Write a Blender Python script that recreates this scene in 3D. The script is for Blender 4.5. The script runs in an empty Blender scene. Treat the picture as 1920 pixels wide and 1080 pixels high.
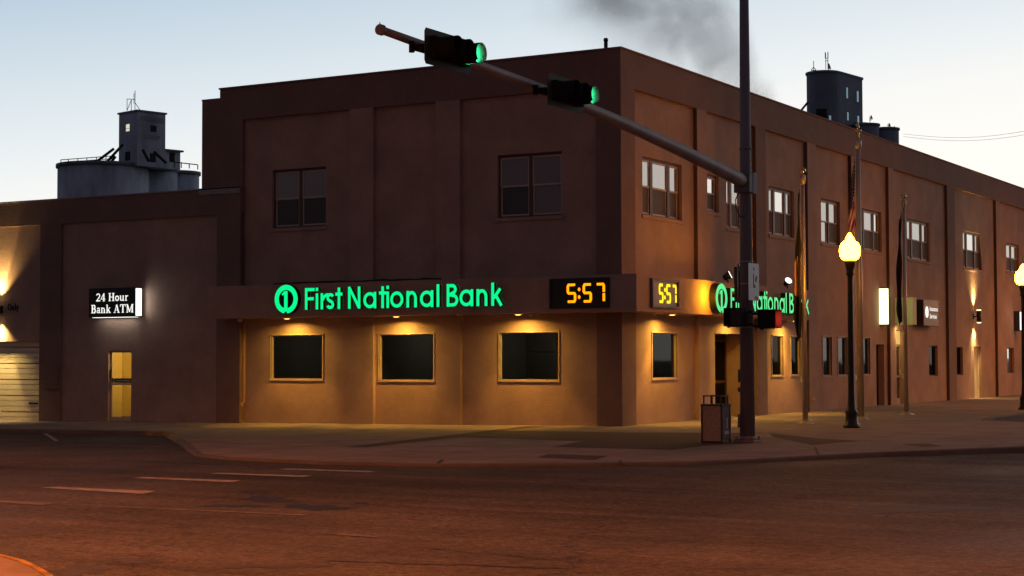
import bpy, bmesh, math, random
from mathutils import Vector, Matrix
random.seed(7)
R = math.radians
scn = bpy.context.scene
col = scn.collection

# ------------------------------------------------------------------ camera
FPX = 3211.0
cF = Vector((-0.49957164, 0.86528347, 0.04138463))
cR = Vector((0.86596868, 0.50009149, -0.00259777))
cU = Vector((0.02294391, -0.03454002, 0.99913991))
C0 = Vector((20.05201933, -40.51411662, 1.77881718))
cam = bpy.data.cameras.new('camera')
cam.sensor_width = 36.0
cam.lens = FPX/1920*36.0
cam.clip_end = 6000
camo = bpy.data.objects.new('camera', cam)
col.objects.link(camo)
m = Matrix((cR, cU, -cF)).transposed().to_4x4()
m.translation = C0
camo.matrix_world = m
scn.camera = camo

# ------------------------------------------------------------------ world / exposure
SUN_EL, SUN_AZ = R(1.5), R(-22)      # just before sunrise, beyond the buildings
w = bpy.data.worlds.new('World'); scn.world = w; w.use_nodes = True
nt = w.node_tree; nt.nodes.clear()
sky = nt.nodes.new('ShaderNodeTexSky'); sky.sky_type = 'NISHITA'; sky.sun_disc = False
sky.sun_elevation = SUN_EL; sky.sun_rotation = SUN_AZ
sky.air_density = 1.0; sky.dust_density = 0.6; sky.ozone_density = 3.0
bg = nt.nodes.new('ShaderNodeBackground'); bg.inputs['Strength'].default_value = 0.05
wo = nt.nodes.new('ShaderNodeOutputWorld')
# pre-dawn sky: pale glow over the dawn horizon, dim blue overhead and behind
def wmath(op, a, c=None, d=None, clamp=False):
    x = nt.nodes.new('ShaderNodeMath'); x.operation = op; x.use_clamp = clamp
    for i, q in enumerate((a, c, d)):
        if q is None: continue
        if isinstance(q, (int, float)): x.inputs[i].default_value = q
        else: nt.links.new(q, x.inputs[i])
    return x.outputs[0]
wtc = nt.nodes.new('ShaderNodeTexCoord'); wsp = nt.nodes.new('ShaderNodeSeparateXYZ'); nt.links.new(wtc.outputs['Generated'], wsp.inputs[0])
side = wmath('ADD', wmath('MULTIPLY', wsp.outputs[0], .866), wmath('MULTIPLY', wsp.outputs[1], .5))
elev = wmath('SUBTRACT', wmath('DIVIDE', wmath('ARCSINE', wsp.outputs[2]), math.pi/2), wmath('MULTIPLY', side, .08), None, True)
hl = wmath('SQRT', wmath('ADD', wmath('MULTIPLY', wsp.outputs[0], wsp.outputs[0]), wmath('MULTIPLY', wsp.outputs[1], wsp.outputs[1])))
dv = (-.40, .917)
az = wmath('DIVIDE', wmath('ADD', wmath('MULTIPLY', wsp.outputs[0], dv[0]), wmath('MULTIPLY', wsp.outputs[1], dv[1])), wmath('MAXIMUM', hl, .001))
mrw = nt.nodes.new('ShaderNodeMapRange'); mrw.interpolation_type = 'SMOOTHSTEP'; mrw.inputs[1].default_value = -.12; mrw.inputs[2].default_value = .70
nt.links.new(az, mrw.inputs[0])
def wramp(stops):
    r = nt.nodes.new('ShaderNodeValToRGB'); e = r.color_ramp.elements
    for i, (p, c) in enumerate(stops):
        q = e[i] if i < 2 else e.new(p)
        q.position = p; q.color = (*c, 1)
    nt.links.new(elev, r.inputs[0]); return r.outputs[0]
front = wramp([(0.0, (1.05,1.0,.90)), (1.0, (.035,.037,.048)), (.045, (1.1,1.07,.99)), (.08, (1.0,1.0,.98)), (.10, (.86,.92,.95)), (.152, (.54,.67,.79)), (.22, (.16,.20,.27)), (.33, (.06,.075,.10))])
back = wramp([(0.0, (.082,.058,.064)), (1.0, (.035,.037,.048)), (.15, (.086,.068,.078)), (.4, (.07,.064,.082))])
wmx = nt.nodes.new('ShaderNodeMix'); wmx.data_type = 'RGBA'; nt.links.new(mrw.outputs[0], wmx.inputs[0]); nt.links.new(back, wmx.inputs[6]); nt.links.new(front, wmx.inputs[7])
bg2 = nt.nodes.new('ShaderNodeBackground'); bg2.inputs['Strength'].default_value = 0.93; nt.links.new(wmx.outputs[2], bg2.inputs[0])
wad = nt.nodes.new('ShaderNodeAddShader'); nt.links.new(sky.outputs[0], bg.inputs[0])
nt.links.new(bg.outputs[0], wad.inputs[0]); nt.links.new(bg2.outputs[0], wad.inputs[1]); nt.links.new(wad.outputs[0], wo.inputs[0])
bg.inputs['Strength'].default_value = 0.006
sl = bpy.data.lights.new('sun', 'SUN'); sl.energy = 0.02; sl.angle = R(0.5); sl.color = (1, .85, .7)
so = bpy.data.objects.new('sun', sl); col.objects.link(so)
so.rotation_euler = (R(88.5), 0, -SUN_AZ + math.pi)
scn.view_settings.view_transform = 'Standard'
scn.view_settings.look = 'None'
scn.view_settings.exposure = 0.0
scn.view_settings.gamma = 1.0
scn.view_settings.use_curve_mapping = False

def ray(px, py):
    return cF + cR*((px-960)/FPX) + cU*((540-py)/FPX)
def hit(px, py, ax, v):
    r = ray(px, py); return C0 + r*((v-C0[ax])/r[ax])
def far(px, D):
    r = ray(px, 673); r.z = 0; p = C0 + r*D; return p.x, p.y
HY = 673.0
def zat(py, D): return (HY-py)/FPX*D + 1.78

# ------------------------------------------------------------------ materials
def mat(name, color, rough=0.7, metal=0.0, var=0.0, scale=3.0, bump=0.0, bscale=60.0, emit=None, estr=0.0, spec=0.5, stretch=(1,1,1), stain=0.0):
    M = bpy.data.materials.new(name); M.use_nodes = True
    n = M.node_tree; b = n.nodes['Principled BSDF']
    b.inputs['Base Color'].default_value = (*color, 1)
    b.inputs['Roughness'].default_value = rough
    b.inputs['Metallic'].default_value = metal
    b.inputs['Specular IOR Level'].default_value = spec
    tc = n.nodes.new('ShaderNodeTexCoord')
    mp = n.nodes.new('ShaderNodeMapping'); mp.inputs['Scale'].default_value = stretch
    n.links.new(tc.outputs['Object'], mp.inputs[0])
    if var > 0:
        nz = n.nodes.new('ShaderNodeTexNoise'); nz.inputs['Scale'].default_value = scale; nz.inputs['Detail'].default_value = 8
        nz.inputs['Roughness'].default_value = 0.65
        n.links.new(mp.outputs[0], nz.inputs['Vector'])
        mr = n.nodes.new('ShaderNodeMapRange'); mr.inputs[1].default_value = .3; mr.inputs[2].default_value = .7
        mr.inputs[3].default_value = 1-var; mr.inputs[4].default_value = 1+var
        n.links.new(nz.outputs[0], mr.inputs[0])
        vm = n.nodes.new('ShaderNodeVectorMath'); vm.operation = 'SCALE'
        vm.inputs[0].default_value = color
        n.links.new(mr.outputs[0], vm.inputs['Scale'])
        n.links.new(vm.outputs[0], b.inputs['Base Color'])
        if stain > 0:
            n2 = n.nodes.new('ShaderNodeTexNoise'); n2.inputs['Scale'].default_value = scale*.17; n2.inputs['Detail'].default_value = 5
            n.links.new(mp.outputs[0], n2.inputs['Vector'])
            m2 = n.nodes.new('ShaderNodeMapRange'); m2.inputs[1].default_value = .35; m2.inputs[2].default_value = .65
            m2.inputs[3].default_value = 1-stain; m2.inputs[4].default_value = 1+stain
            n.links.new(n2.outputs[0], m2.inputs[0])
            v2 = n.nodes.new('ShaderNodeVectorMath'); v2.operation = 'SCALE'
            n.links.new(vm.outputs[0], v2.inputs[0]); n.links.new(m2.outputs[0], v2.inputs['Scale'])
            n.links.new(v2.outputs[0], b.inputs['Base Color'])
    if bump > 0:
        nb = n.nodes.new('ShaderNodeTexNoise'); nb.inputs['Scale'].default_value = bscale; nb.inputs['Detail'].default_value = 4
        n.links.new(tc.outputs['Object'], nb.inputs['Vector'])
        bp = n.nodes.new('ShaderNodeBump'); bp.inputs['Strength'].default_value = bump; bp.inputs['Distance'].default_value = .02
        n.links.new(nb.outputs[0], bp.inputs['Height']); n.links.new(bp.outputs[0], b.inputs['Normal'])
    if emit:
        b.inputs['Emission Color'].default_value = (*emit, 1); b.inputs['Emission Strength'].default_value = estr
    return M

M = {}
M['stucco'] = mat('stucco_tan', (.385, .255, .205), .85, var=.07, scale=5.5, bump=.5, bscale=28, stain=.12)
M['stucco_dark'] = mat('stucco_brown', (.225, .138, .116), .85, var=.07, scale=5.0, bump=.5, bscale=28, stain=.08)
M['coping'] = mat('coping_metal', (.30, .27, .26), .5, .3, var=.1)
M['trim'] = mat('window_trim_cream', (.46, .36, .27), .6, var=.12, scale=5)
M['sash'] = mat('sash_tan', (.50, .42, .38), .5)
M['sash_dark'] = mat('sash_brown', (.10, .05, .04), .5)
M['roof'] = mat('roof_gravel', (.12, .11, .10), .9, var=.1)
M['soffit'] = mat('soffit_brown', (.22, .13, .10), .8)
M['black'] = mat('black_plastic', (.012, .012, .013), .45)
M['plate_grey'] = mat('backplate_dark_grey', (.05, .047, .05), .7, spec=.3)
M['matte_black'] = mat('matte_black_paint', (.014, .013, .014), .85, spec=.15)
M['black_metal'] = mat('black_enamel', (.015, .013, .012), .35, var=.2, scale=9)
M['galv'] = mat('galvanised_steel', (.19, .175, .20), .62, .15, var=.16, scale=2.5, stretch=(1, 1, .2), spec=.3)
M['arm_steel'] = mat('warm_lit_arm_steel', (.33, .24, .23), .55, .1, var=.2, scale=1.8, spec=.35)  # warm tone: orange light from below put into the arm's colour
M['alu'] = mat('brushed_aluminium', (.50, .44, .38), .42, .55, var=.08)
M['gold'] = mat('gold_finial', (.85, .60, .20), .2, 1.0)
M['bronze'] = mat('bronze_door_frame', (.10, .06, .035), .4, .4)
M['cream_door'] = mat('painted_garage_door', (.68, .62, .48), .55, var=.04)
M['door_brown'] = mat('painted_steel_door', (.07, .035, .025), .5)
M['pipe'] = mat('painted_pipe', (.45, .27, .2), .5)
M['white'] = mat('white_paint', (.78, .78, .76), .6)
M['interior'] = mat('vestibule_plaster', (.72, .58, .26), .8)
M['carpet'] = mat('vestibule_mat', (.08, .07, .05), .95)
M['screen'] = mat('insect_screen', (.10, .085, .085), .7)
M['blind'] = mat('window_blind', (.55, .53, .55), .8, var=.05)
M['curtain'] = mat('curtain_dim', (.10, .09, .10), .8)
M['sign_back'] = mat('sign_back_dull', (.07, .065, .065), .5, .5)
M['sign_face'] = mat('sign_face_white', (.60, .62, .74), .45, var=.08, scale=8)
M['sign_ink'] = mat('sign_ink', (.10, .07, .08), .6)
M['sign_red'] = mat('sign_red_patch', (.55, .06, .10), .6)
M['agg'] = mat('exposed_aggregate', (.27, .235, .21), .95, var=.45, scale=45, bump=.6, bscale=60)
M['concrete_far'] = mat('weathered_concrete_hazed', (.40, .46, .58), .9, var=.42, scale=.35, stain=.15, stretch=(1, 1, .35))  # blue cast of distant air put into both far concrete colours
M['concrete_far_dark'] = mat('dark_concrete_hazed', (.19, .22, .30), .9, var=.16, scale=.5)
M['far_dark'] = mat('dark_opening', (.02, .02, .025), .9)
M['far_metal'] = mat('far_steel', (.06, .06, .07), .7)
M['far_paint'] = mat('faded_wall_paint', (.24, .27, .33), .9)
M['cable'] = mat('cable', (.03, .03, .03), .7)
M['brick'] = None
def emis(name, c, s, base=(.02,.02,.02)): return mat(name, base, .5, emit=c, estr=s)
M['green'] = emis('sign_green_light', (.0, 1.0, .30), .98)
M['green_pale'] = emis('sign_green_light_pale', (.05, 1.0, .33), .85)
M['letter_side'] = mat('letter_return_black', (.01, .012, .011), .45)
M['amber'] = emis('clock_amber', (1.0, .27, .0), 2.2)
M['yellow_led'] = emis('clock_yellow', (1.0, .75, .0), 1.4)
M['lens_green'] = emis('signal_lens_green', (.03, 1.0, .36), 38)
M['lens_off'] = mat('signal_lens_off', (.03, .015, .01), .2)
M['hand_red'] = emis('ped_hand_red', (1.0, .04, .015), 5)
M['globe'] = emis('sodium_globe', (1.0, .30, .007), 98)
M['down'] = emis('downlight_lens', (1.0, .50, .10), 3.5)
M['sconce'] = emis('sconce_lens', (1.0, .72, .30), 5)
M['flood'] = emis('floodlight_lens', (1.0, .93, .80), 2.0)
M['white_panel'] = emis('lit_sign_panel', (.92, 1.0, .55), 2.4)
M['white_glow'] = emis('sign_white_light', (1.0, 1.0, .93), 1.6)
M['white_text'] = emis('sign_text_light', (1.0, 1.0, .93), 1.05)
M['transom'] = emis('lit_transom', (1.0, .62, .16), .75)
M['added_glow'] = emis('added_glow_tube', (1.0, .5, .05), 3)
M['sky_pane_glow'] = emis('painted_sky_pane', (.85, .78, .62), .85)  # opaque pane; the sky beyond is put in as emission
M['dull_pane_glow'] = emis('painted_dull_glow', (.22, .36, .45), .6)  # emission for sky in tower panes; also the added office ceiling panel

def glass(name, tint, rough, mixv, ior=1.5):
    G = bpy.data.materials.new(name); G.use_nodes = True; n = G.node_tree; n.nodes.clear()
    o = n.nodes.new('ShaderNodeOutputMaterial'); mx = n.nodes.new('ShaderNodeMixShader')
    gl = n.nodes.new('ShaderNodeBsdfGlossy'); gl.inputs['Roughness'].default_value = rough
    df = n.nodes.new('ShaderNodeBsdfDiffuse'); df.inputs[0].default_value = (*tint, 1)
    fr = n.nodes.new('ShaderNodeFresnel'); fr.inputs[0].default_value = ior
    ma = n.nodes.new('ShaderNodeMath'); ma.operation = 'MULTIPLY_ADD'; ma.inputs[1].default_value = 1.0; ma.inputs[2].default_value = mixv; ma.use_clamp = True
    tc = n.nodes.new('ShaderNodeTexCoord'); nz = n.nodes.new('ShaderNodeTexNoise'); nz.inputs['Scale'].default_value = .8
    bp = n.nodes.new('ShaderNodeBump'); bp.inputs['Strength'].default_value = .12; bp.inputs['Distance'].default_value = .05
    n.links.new(tc.outputs['Object'], nz.inputs['Vector']); n.links.new(nz.outputs[0], bp.inputs['Height']); n.links.new(bp.outputs[0], gl.inputs['Normal'])
    n.links.new(fr.outputs[0], ma.inputs[0]); n.links.new(ma.outputs[0], mx.inputs[0])
    n.links.new(df.outputs[0], mx.inputs[1]); n.links.new(gl.outputs[0], mx.inputs[2]); n.links.new(mx.outputs[0], o.inputs[0])
    return G
M['glass_sky'] = glass('coated_window_glass', (.30, .30, .31), .02, .35, 1.9)
M['glass_blind'] = glass('window_glass_over_blind', (.20, .185, .20), .05, .0, 1.5)
M['glass_dim'] = glass('dim_window_glass', (.06, .055, .06), .05, .0, 1.5)
M['glass_dark'] = glass('tinted_window_glass', (.0018, .0018, .002), .03, .0, 1.13)
M['glass_lower'] = glass('tinted_lower_glass', (.008,.008,.009), .04, .0, 1.4)
def tint_glass():
    G = bpy.data.materials.new('tinted_see_through_glass'); G.use_nodes = True; n = G.node_tree; n.nodes.clear()
    o = n.nodes.new('ShaderNodeOutputMaterial'); mx = n.nodes.new('ShaderNodeMixShader'); fr = n.nodes.new('ShaderNodeFresnel'); fr.inputs[0].default_value = 1.22
    t = n.nodes.new('ShaderNodeBsdfTransparent'); t.inputs[0].default_value = (.36,.36,.35,1)
    g = n.nodes.new('ShaderNodeBsdfGlossy'); g.inputs['Roughness'].default_value = .03
    n.links.new(fr.outputs[0], mx.inputs[0]); n.links.new(t.outputs[0], mx.inputs[1]); n.links.new(g.outputs[0], mx.inputs[2]); n.links.new(mx.outputs[0], o.inputs[0]); return G
M['glass_tint'] = tint_glass()
M['room'] = mat('office_wall', (.16,.15,.13), .9, var=.1)
def clear_glass():
    G = bpy.data.materials.new('clear_door_glass'); G.use_nodes = True; n = G.node_tree; n.nodes.clear()
    o = n.nodes.new('ShaderNodeOutputMaterial'); mx = n.nodes.new('ShaderNodeMixShader'); mx.inputs[0].default_value = .06
    t = n.nodes.new('ShaderNodeBsdfTransparent'); g = n.nodes.new('ShaderNodeBsdfGlossy'); g.inputs['Roughness'].default_value = .02
    n.links.new(t.outputs[0], mx.inputs[1]); n.links.new(g.outputs[0], mx.inputs[2]); n.links.new(mx.outputs[0], o.inputs[0]); return G
M['glass_clear'] = clear_glass()

def asphalt():
    A = mat('asphalt', (.06, .056, .055), .6, bump=.35, bscale=45, spec=.06)
    n = A.node_tree; b = n.nodes['Principled BSDF']; tc = n.nodes['Texture Coordinate']
    def noise(sc, st, det=8):
        mp = n.nodes.new('ShaderNodeMapping'); mp.inputs['Scale'].default_value = st
        z = n.nodes.new('ShaderNodeTexNoise'); z.inputs['Scale'].default_value = sc; z.inputs['Detail'].default_value = det; z.inputs['Roughness'].default_value = .65
        n.links.new(tc.outputs['Object'], mp.inputs[0]); n.links.new(mp.outputs[0], z.inputs[0]); return z
    def ramp(src, lo, hi, a, c):
        r = n.nodes.new('ShaderNodeMapRange'); r.inputs[1].default_value = lo; r.inputs[2].default_value = hi; r.inputs[3].default_value = a; r.inputs[4].default_value = c
        n.links.new(src.outputs[0], r.inputs[0]); return r
    def mul(a, c):
        x = n.nodes.new('ShaderNodeMath'); x.operation = 'MULTIPLY'; n.links.new(a.outputs[0], x.inputs[0]); n.links.new(c.outputs[0], x.inputs[1]); return x
    lanes = mul(ramp(noise(.42, (.08, 1, 1), 3), .35, .65, .76, 1.26), ramp(noise(2.6, (.05, 1, 1), 4), .35, .65, .87, 1.13))     # wheel-path wear along the main street
    patch = ramp(noise(.16, (1, .6, 1), 6), .38, .62, .75, 1.25)
    fine = mul(ramp(noise(7, (1, 1, 1), 6), .3, .7, .75, 1.28), mul(ramp(noise(60, (1, 1, 1), 2), .3, .7, .55, 1.5), ramp(noise(14, (.8, 1, 1), 4), .3, .7, .55, 1.5)))
    f = mul(mul(lanes, patch), fine)
    # cracks
    vo = n.nodes.new('ShaderNodeTexVoronoi'); vo.feature = 'DISTANCE_TO_EDGE'; vo.inputs['Scale'].default_value = .17
    wz = noise(.9, (1, 1, 1), 4); ad = n.nodes.new('ShaderNodeVectorMath'); ad.operation = 'ADD'
    scl = n.nodes.new('ShaderNodeVectorMath'); scl.operation = 'SCALE'; scl.inputs['Scale'].default_value = 1.6
    n.links.new(wz.outputs[1], scl.inputs[0]); n.links.new(tc.outputs['Object'], ad.inputs[0]); n.links.new(scl.outputs[0], ad.inputs[1]); n.links.new(ad.outputs[0], vo.inputs['Vector'])
    cr = ramp(vo, 0.0, .006, .6, 1.0)
    f = mul(f, cr)
    v = n.nodes.new('ShaderNodeVectorMath'); v.operation = 'SCALE'; v.inputs[0].default_value = (.075, .070, .068)
    n.links.new(f.outputs[0], v.inputs['Scale']); n.links.new(v.outputs[0], b.inputs['Base Color'])
    rr = ramp(noise(.25, (1, .5, 1), 5), .35, .65, .55, .8); n.links.new(rr.outputs[0], b.inputs['Roughness'])
    return A
M['asphalt'] = asphalt()

def slabs():
    A = mat('sidewalk_concrete', (.24, .20, .18), .85, bump=.3, bscale=30, spec=.3)
    n = A.node_tree; b = n.nodes['Principled BSDF']; tc = n.nodes['Texture Coordinate']
    br = n.nodes.new('ShaderNodeTexBrick'); br.offset = 0; br.inputs['Scale'].default_value = 1
    br.inputs['Color1'].default_value = (.25, .205, .185, 1); br.inputs['Color2'].default_value = (.21, .175, .16, 1); br.inputs['Mortar'].default_value = (.11, .09, .08, 1)
    br.inputs['Mortar Size'].default_value = .012; br.inputs['Brick Width'].default_value = 1.5; br.inputs['Row Height'].default_value = 1.5
    n.links.new(tc.outputs['Object'], br.inputs['Vector'])
    z = n.nodes.new('ShaderNodeTexNoise'); z.inputs['Scale'].default_value = .8; z.inputs['Detail'].default_value = 9; z.inputs['Roughness'].default_value = .7
    n.links.new(tc.outputs['Object'], z.inputs[0])
    r = n.nodes.new('ShaderNodeMapRange'); r.inputs[1].default_value = .3; r.inputs[2].default_value = .7; r.inputs[3].default_value = .72; r.inputs[4].default_value = 1.25
    n.links.new(z.outputs[0], r.inputs[0])
    v = n.nodes.new('ShaderNodeVectorMath'); v.operation = 'SCALE'
    n.links.new(br.outputs[0], v.inputs[0]); n.links.new(r.outputs[0], v.inputs['Scale']); n.links.new(v.outputs[0], b.inputs['Base Color'])
    return A
M['slabs'] = slabs()
def pavers():
    A = mat('brick_pavers', (.1, .05, .04), .85, bump=.3, bscale=30)
    n = A.node_tree; b = n.nodes['Principled BSDF']; tc = n.nodes['Texture Coordinate']
    br = n.nodes.new('ShaderNodeTexBrick'); br.inputs['Scale'].default_value = 1
    br.inputs['Color1'].default_value = (.066, .030, .024, 1); br.inputs['Color2'].default_value = (.048, .023, .019, 1); br.inputs['Mortar'].default_value = (.06, .045, .04, 1)
    br.inputs['Mortar Size'].default_value = .008; br.inputs['Brick Width'].default_value = .2; br.inputs['Row Height'].default_value = .1
    n.links.new(tc.outputs['Object'], br.inputs['Vector']); n.links.new(br.outputs[0], b.inputs['Base Color'])
    return A
M['pavers'] = pavers()
M['kerb'] = mat('kerb_concrete', (.11, .095, .085), .85, var=.25, scale=1.5, bump=.2)
M['kerb_yellow'] = mat('kerb_yellow_paint', (.34, .22, .03), .85, var=.6, scale=2.5, bump=.2)
M['kerb_worn'] = mat('kerb_worn_yellow', (.22, .16, .06), .85, var=.6, scale=3, bump=.2)
M['road_paint'] = mat('road_marking_white', (.30, .28, .28), .8, var=.45, scale=6, bump=.2)
M['road_paint_worn'] = mat('road_marking_worn', (.13, .12, .12), .8, var=.5, scale=5)
M['tar'] = mat('tar_seam', (.018, .016, .016), .7)
M['dirt'] = mat('far_ground', (.12, .11, .09), .95, var=.2, scale=.05)

# ------------------------------------------------------------------ mesh helpers
class MB:
    def __init__(s): s.bm = bmesh.new()
    def quad(s, *p, mi=0):
        f = s.bm.faces.new([s.bm.verts.new(q) for q in p]); f.material_index = mi; return f
    def box(s, x0, x1, y0, y1, z0, z1, mi=0, bev=0):
        if x0 > x1: x0, x1 = x1, x0
        if y0 > y1: y0, y1 = y1, y0
        vs = [s.bm.verts.new(p) for p in ((x0,y0,z0),(x1,y0,z0),(x1,y1,z0),(x0,y1,z0),(x0,y0,z1),(x1,y0,z1),(x1,y1,z1),(x0,y1,z1))]
        fs = [s.bm.faces.new([vs[i] for i in q]) for q in ((3,2,1,0),(4,5,6,7),(0,1,5,4),(1,2,6,5),(2,3,7,6),(3,0,4,7))]
        for f in fs: f.material_index = mi
        if bev:
            es = list({e for f in fs for e in f.edges})
            bmesh.ops.bevel(s.bm, geom=es, offset=bev, segments=2, affect='EDGES', profile=.5)
        return s
    def tube(s, p0, p1, r0, r1=None, n=16, caps=True, mi=0):
        if r1 is None: r1 = r0
        p0 = Vector(p0); p1 = Vector(p1); d = (p1-p0).normalized()
        a = Vector((0,0,1)) if abs(d.z) < .9 else Vector((1,0,0))
        u = d.cross(a).normalized(); v = d.cross(u)
        A = []; B = []
        for i in range(n):
            t = 2*math.pi*i/n; o = u*math.cos(t)+v*math.sin(t)
            A.append(s.bm.verts.new(p0+o*r0)); B.append(s.bm.verts.new(p1+o*r1))
        for i in range(n):
            f = s.bm.faces.new((A[i], A[(i+1)%n], B[(i+1)%n], B[i])); f.smooth = True; f.material_index = mi
        if caps:
            f = s.bm.faces.new(A[::-1]); f.material_index = mi
            f = s.bm.faces.new(B); f.material_index = mi
        return s
    def path(s, pts, r, n=12, mi=0):
        for a, b in zip(pts, pts[1:]): s.tube(a, b, r if not callable(r) else r(a), r if not callable(r) else r(b), n, True, mi)
        return s
    def lathe(s, prof, c=(0,0,0), n=24, smooth=True, mi=0):
        rings = []
        for r, z in prof:
            rings.append([s.bm.verts.new((c[0]+max(r,1e-4)*math.cos(2*math.pi*i/n), c[1]+max(r,1e-4)*math.sin(2*math.pi*i/n), c[2]+z)) for i in range(n)])
        for a, b in zip(rings, rings[1:]):
            for i in range(n):
                f = s.bm.faces.new((a[i], a[(i+1)%n], b[(i+1)%n], b[i])); f.smooth = smooth; f.material_index = mi
        s.bm.faces.new(rings[0][::-1]).material_index = mi; s.bm.faces.new(rings[-1]).material_index = mi
        return s
    def prism(s, poly, z0, z1, mi=0):
        A = [s.bm.verts.new((x,y,z0)) for x,y in poly]; B = [s.bm.verts.new((x,y,z1)) for x,y in poly]
        k = len(poly)
        for i in range(k): s.bm.faces.new((A[i],A[(i+1)%k],B[(i+1)%k],B[i])).material_index = mi
        s.bm.faces.new(A[::-1]).material_index = mi; s.bm.faces.new(B).material_index = mi
        return s
    def hull_map(s, pts2, mp, d0, d1, mi=0, side=None):
        """extrude a 2-D outline (u,z) from depth d0 (back) to d1 (front) through mapper mp(u,z,d)"""
        A = [s.bm.verts.new(mp(u,z,d0)) for u,z in pts2]; B = [s.bm.verts.new(mp(u,z,d1)) for u,z in pts2]
        k = len(pts2)
        for i in range(k): s.bm.faces.new((A[i],A[(i+1)%k],B[(i+1)%k],B[i])).material_index = mi if side is None else side
        s.bm.faces.new(B).material_index = mi
        return s
    def ribbon(s, pts, wd, mp, d0, d1, closed=False, mi=0, side=None):
        k = len(pts); P = [Vector(p) for p in pts]; Lf = []; Rt = []
        for i in range(k):
            if closed: a = P[(i-1)%k]; b = P[(i+1)%k]
            else: a = P[max(i-1,0)]; b = P[min(i+1,k-1)]
            c = P[i]
            t1 = (c-a).normalized() if (c-a).length > 1e-6 else (b-c).normalized()
            t2 = (b-c).normalized() if (b-c).length > 1e-6 else t1
            n1 = Vector((-t1.y,t1.x)); n2 = Vector((-t2.y,t2.x)); nn = (n1+n2)
            nn = nn.normalized() if nn.length > 1e-6 else n1
            sc = 1/max(nn.dot(n1), .45)
            Lf.append(c+nn*wd/2*sc); Rt.append(c-nn*wd/2*sc)
        def vv(q, d): return s.bm.verts.new(mp(q.x, q.y, d))
        lf = [vv(q,d1) for q in Lf]; rf = [vv(q,d1) for q in Rt]; lb = [vv(q,d0) for q in Lf]; rb = [vv(q,d0) for q in Rt]
        rng = range(k if closed else k-1); sd = mi if side is None else side
        for i in rng:
            j = (i+1)%k
            s.bm.faces.new((lf[i],lf[j],rf[j],rf[i])).material_index = mi
            s.bm.faces.new((lf[i],lb[i],lb[j],lf[j])).material_index = sd
            s.bm.faces.new((rf[i],rf[j],rb[j],rb[i])).material_index = sd
        if not closed:
            s.bm.faces.new((lf[0],rf[0],rb[0],lb[0])).material_index = sd
            s.bm.faces.new((lf[-1],lb[-1],rb[-1],rf[-1])).material_index = sd
        return s
    def build(s, name, m, parent=None, loc=None, recalc=True):
        if recalc: bmesh.ops.recalc_face_normals(s.bm, faces=s.bm.faces)
        me = bpy.data.meshes.new(name); s.bm.to_mesh(me); s.bm.free()
        for q in (m if isinstance(m, (list, tuple)) else [m]): me.materials.append(q)
        o = bpy.data.objects.new(name, me); col.objects.link(o)
        if parent: o.parent = parent
        if loc: o.location = loc
        return o
def tag(o, label=None, cat=None, group=None, kind=None):
    if label: o['label'] = label
    if cat: o['category'] = cat
    if group: o['group'] = group
    if kind: o['kind'] = kind
    return o
def empty(name, loc, label, cat, group=None, rz=0):
    o = bpy.data.objects.new(name, None); col.objects.link(o); o.location = loc; o.rotation_euler = (0,0,rz)
    o.empty_display_size = .2
    return tag(o, label, cat, group)
def copy_tree(o, parent=None):
    c = o.copy(); col.objects.link(c); c.parent = parent
    for ch in list(o.children): copy_tree(ch, c)
    return c
def light(kind, name, parent, loc, energy, color, direction=None, **kw):
    l = bpy.data.lights.new(name, kind); l.energy = energy; l.color = color
    for k, v in kw.items(): setattr(l, k, v)
    o = bpy.data.objects.new(name, l); col.objects.link(o); o.parent = parent; o.location = loc
    if direction: o.rotation_euler = Vector(direction).to_track_quat('-Z', 'Y').to_euler()
    return o

# facade mappers: (u along wall, z, d outward)
def ML(u, z, d): return (u, -d, z)
def MR(u, z, d): return (d, u, z)
def boxm(b, mp, u0, u1, z0, z1, d0, d1, mi=0):
    p = mp(u0,z0,d0); q = mp(u1,z1,d1)
    b.box(min(p[0],q[0]), max(p[0],q[0]), min(p[1],q[1]), max(p[1],q[1]), min(p[2],q[2]), max(p[2],q[2]), mi)
def wall_grid(b, mp, u0, u1, z0, z1, d, ops, depth, mi=0):
    us = sorted({u0,u1,*[o[0] for o in ops],*[o[1] for o in ops]}); zs = sorted({z0,z1,*[o[2] for o in ops],*[o[3] for o in ops]})
    for i in range(len(us)-1):
        for j in range(len(zs)-1):
            cu, cz = (us[i]+us[i+1])/2, (zs[j]+zs[j+1])/2
            if any(o[0]<cu<o[1] and o[2]<cz<o[3] for o in ops): continue
            b.quad(mp(us[i],zs[j],d), mp(us[i+1],zs[j],d), mp(us[i+1],zs[j+1],d), mp(us[i],zs[j+1],d), mi=mi)
    for o in ops:
        dd = d-(o[4] if len(o) > 4 else depth)
        a,c,e,f = o[:4]
        b.quad(mp(a,e,d),mp(a,f,d),mp(a,f,dd),mp(a,e,dd),mi=mi); b.quad(mp(c,e,d),mp(c,f,d),mp(c,f,dd),mp(c,e,dd),mi=mi)
        b.quad(mp(a,f,d),mp(c,f,d),mp(c,f,dd),mp(a,f,dd),mi=mi); b.quad(mp(a,e,d),mp(c,e,d),mp(c,e,dd),mp(a,e,dd),mi=mi)

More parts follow.
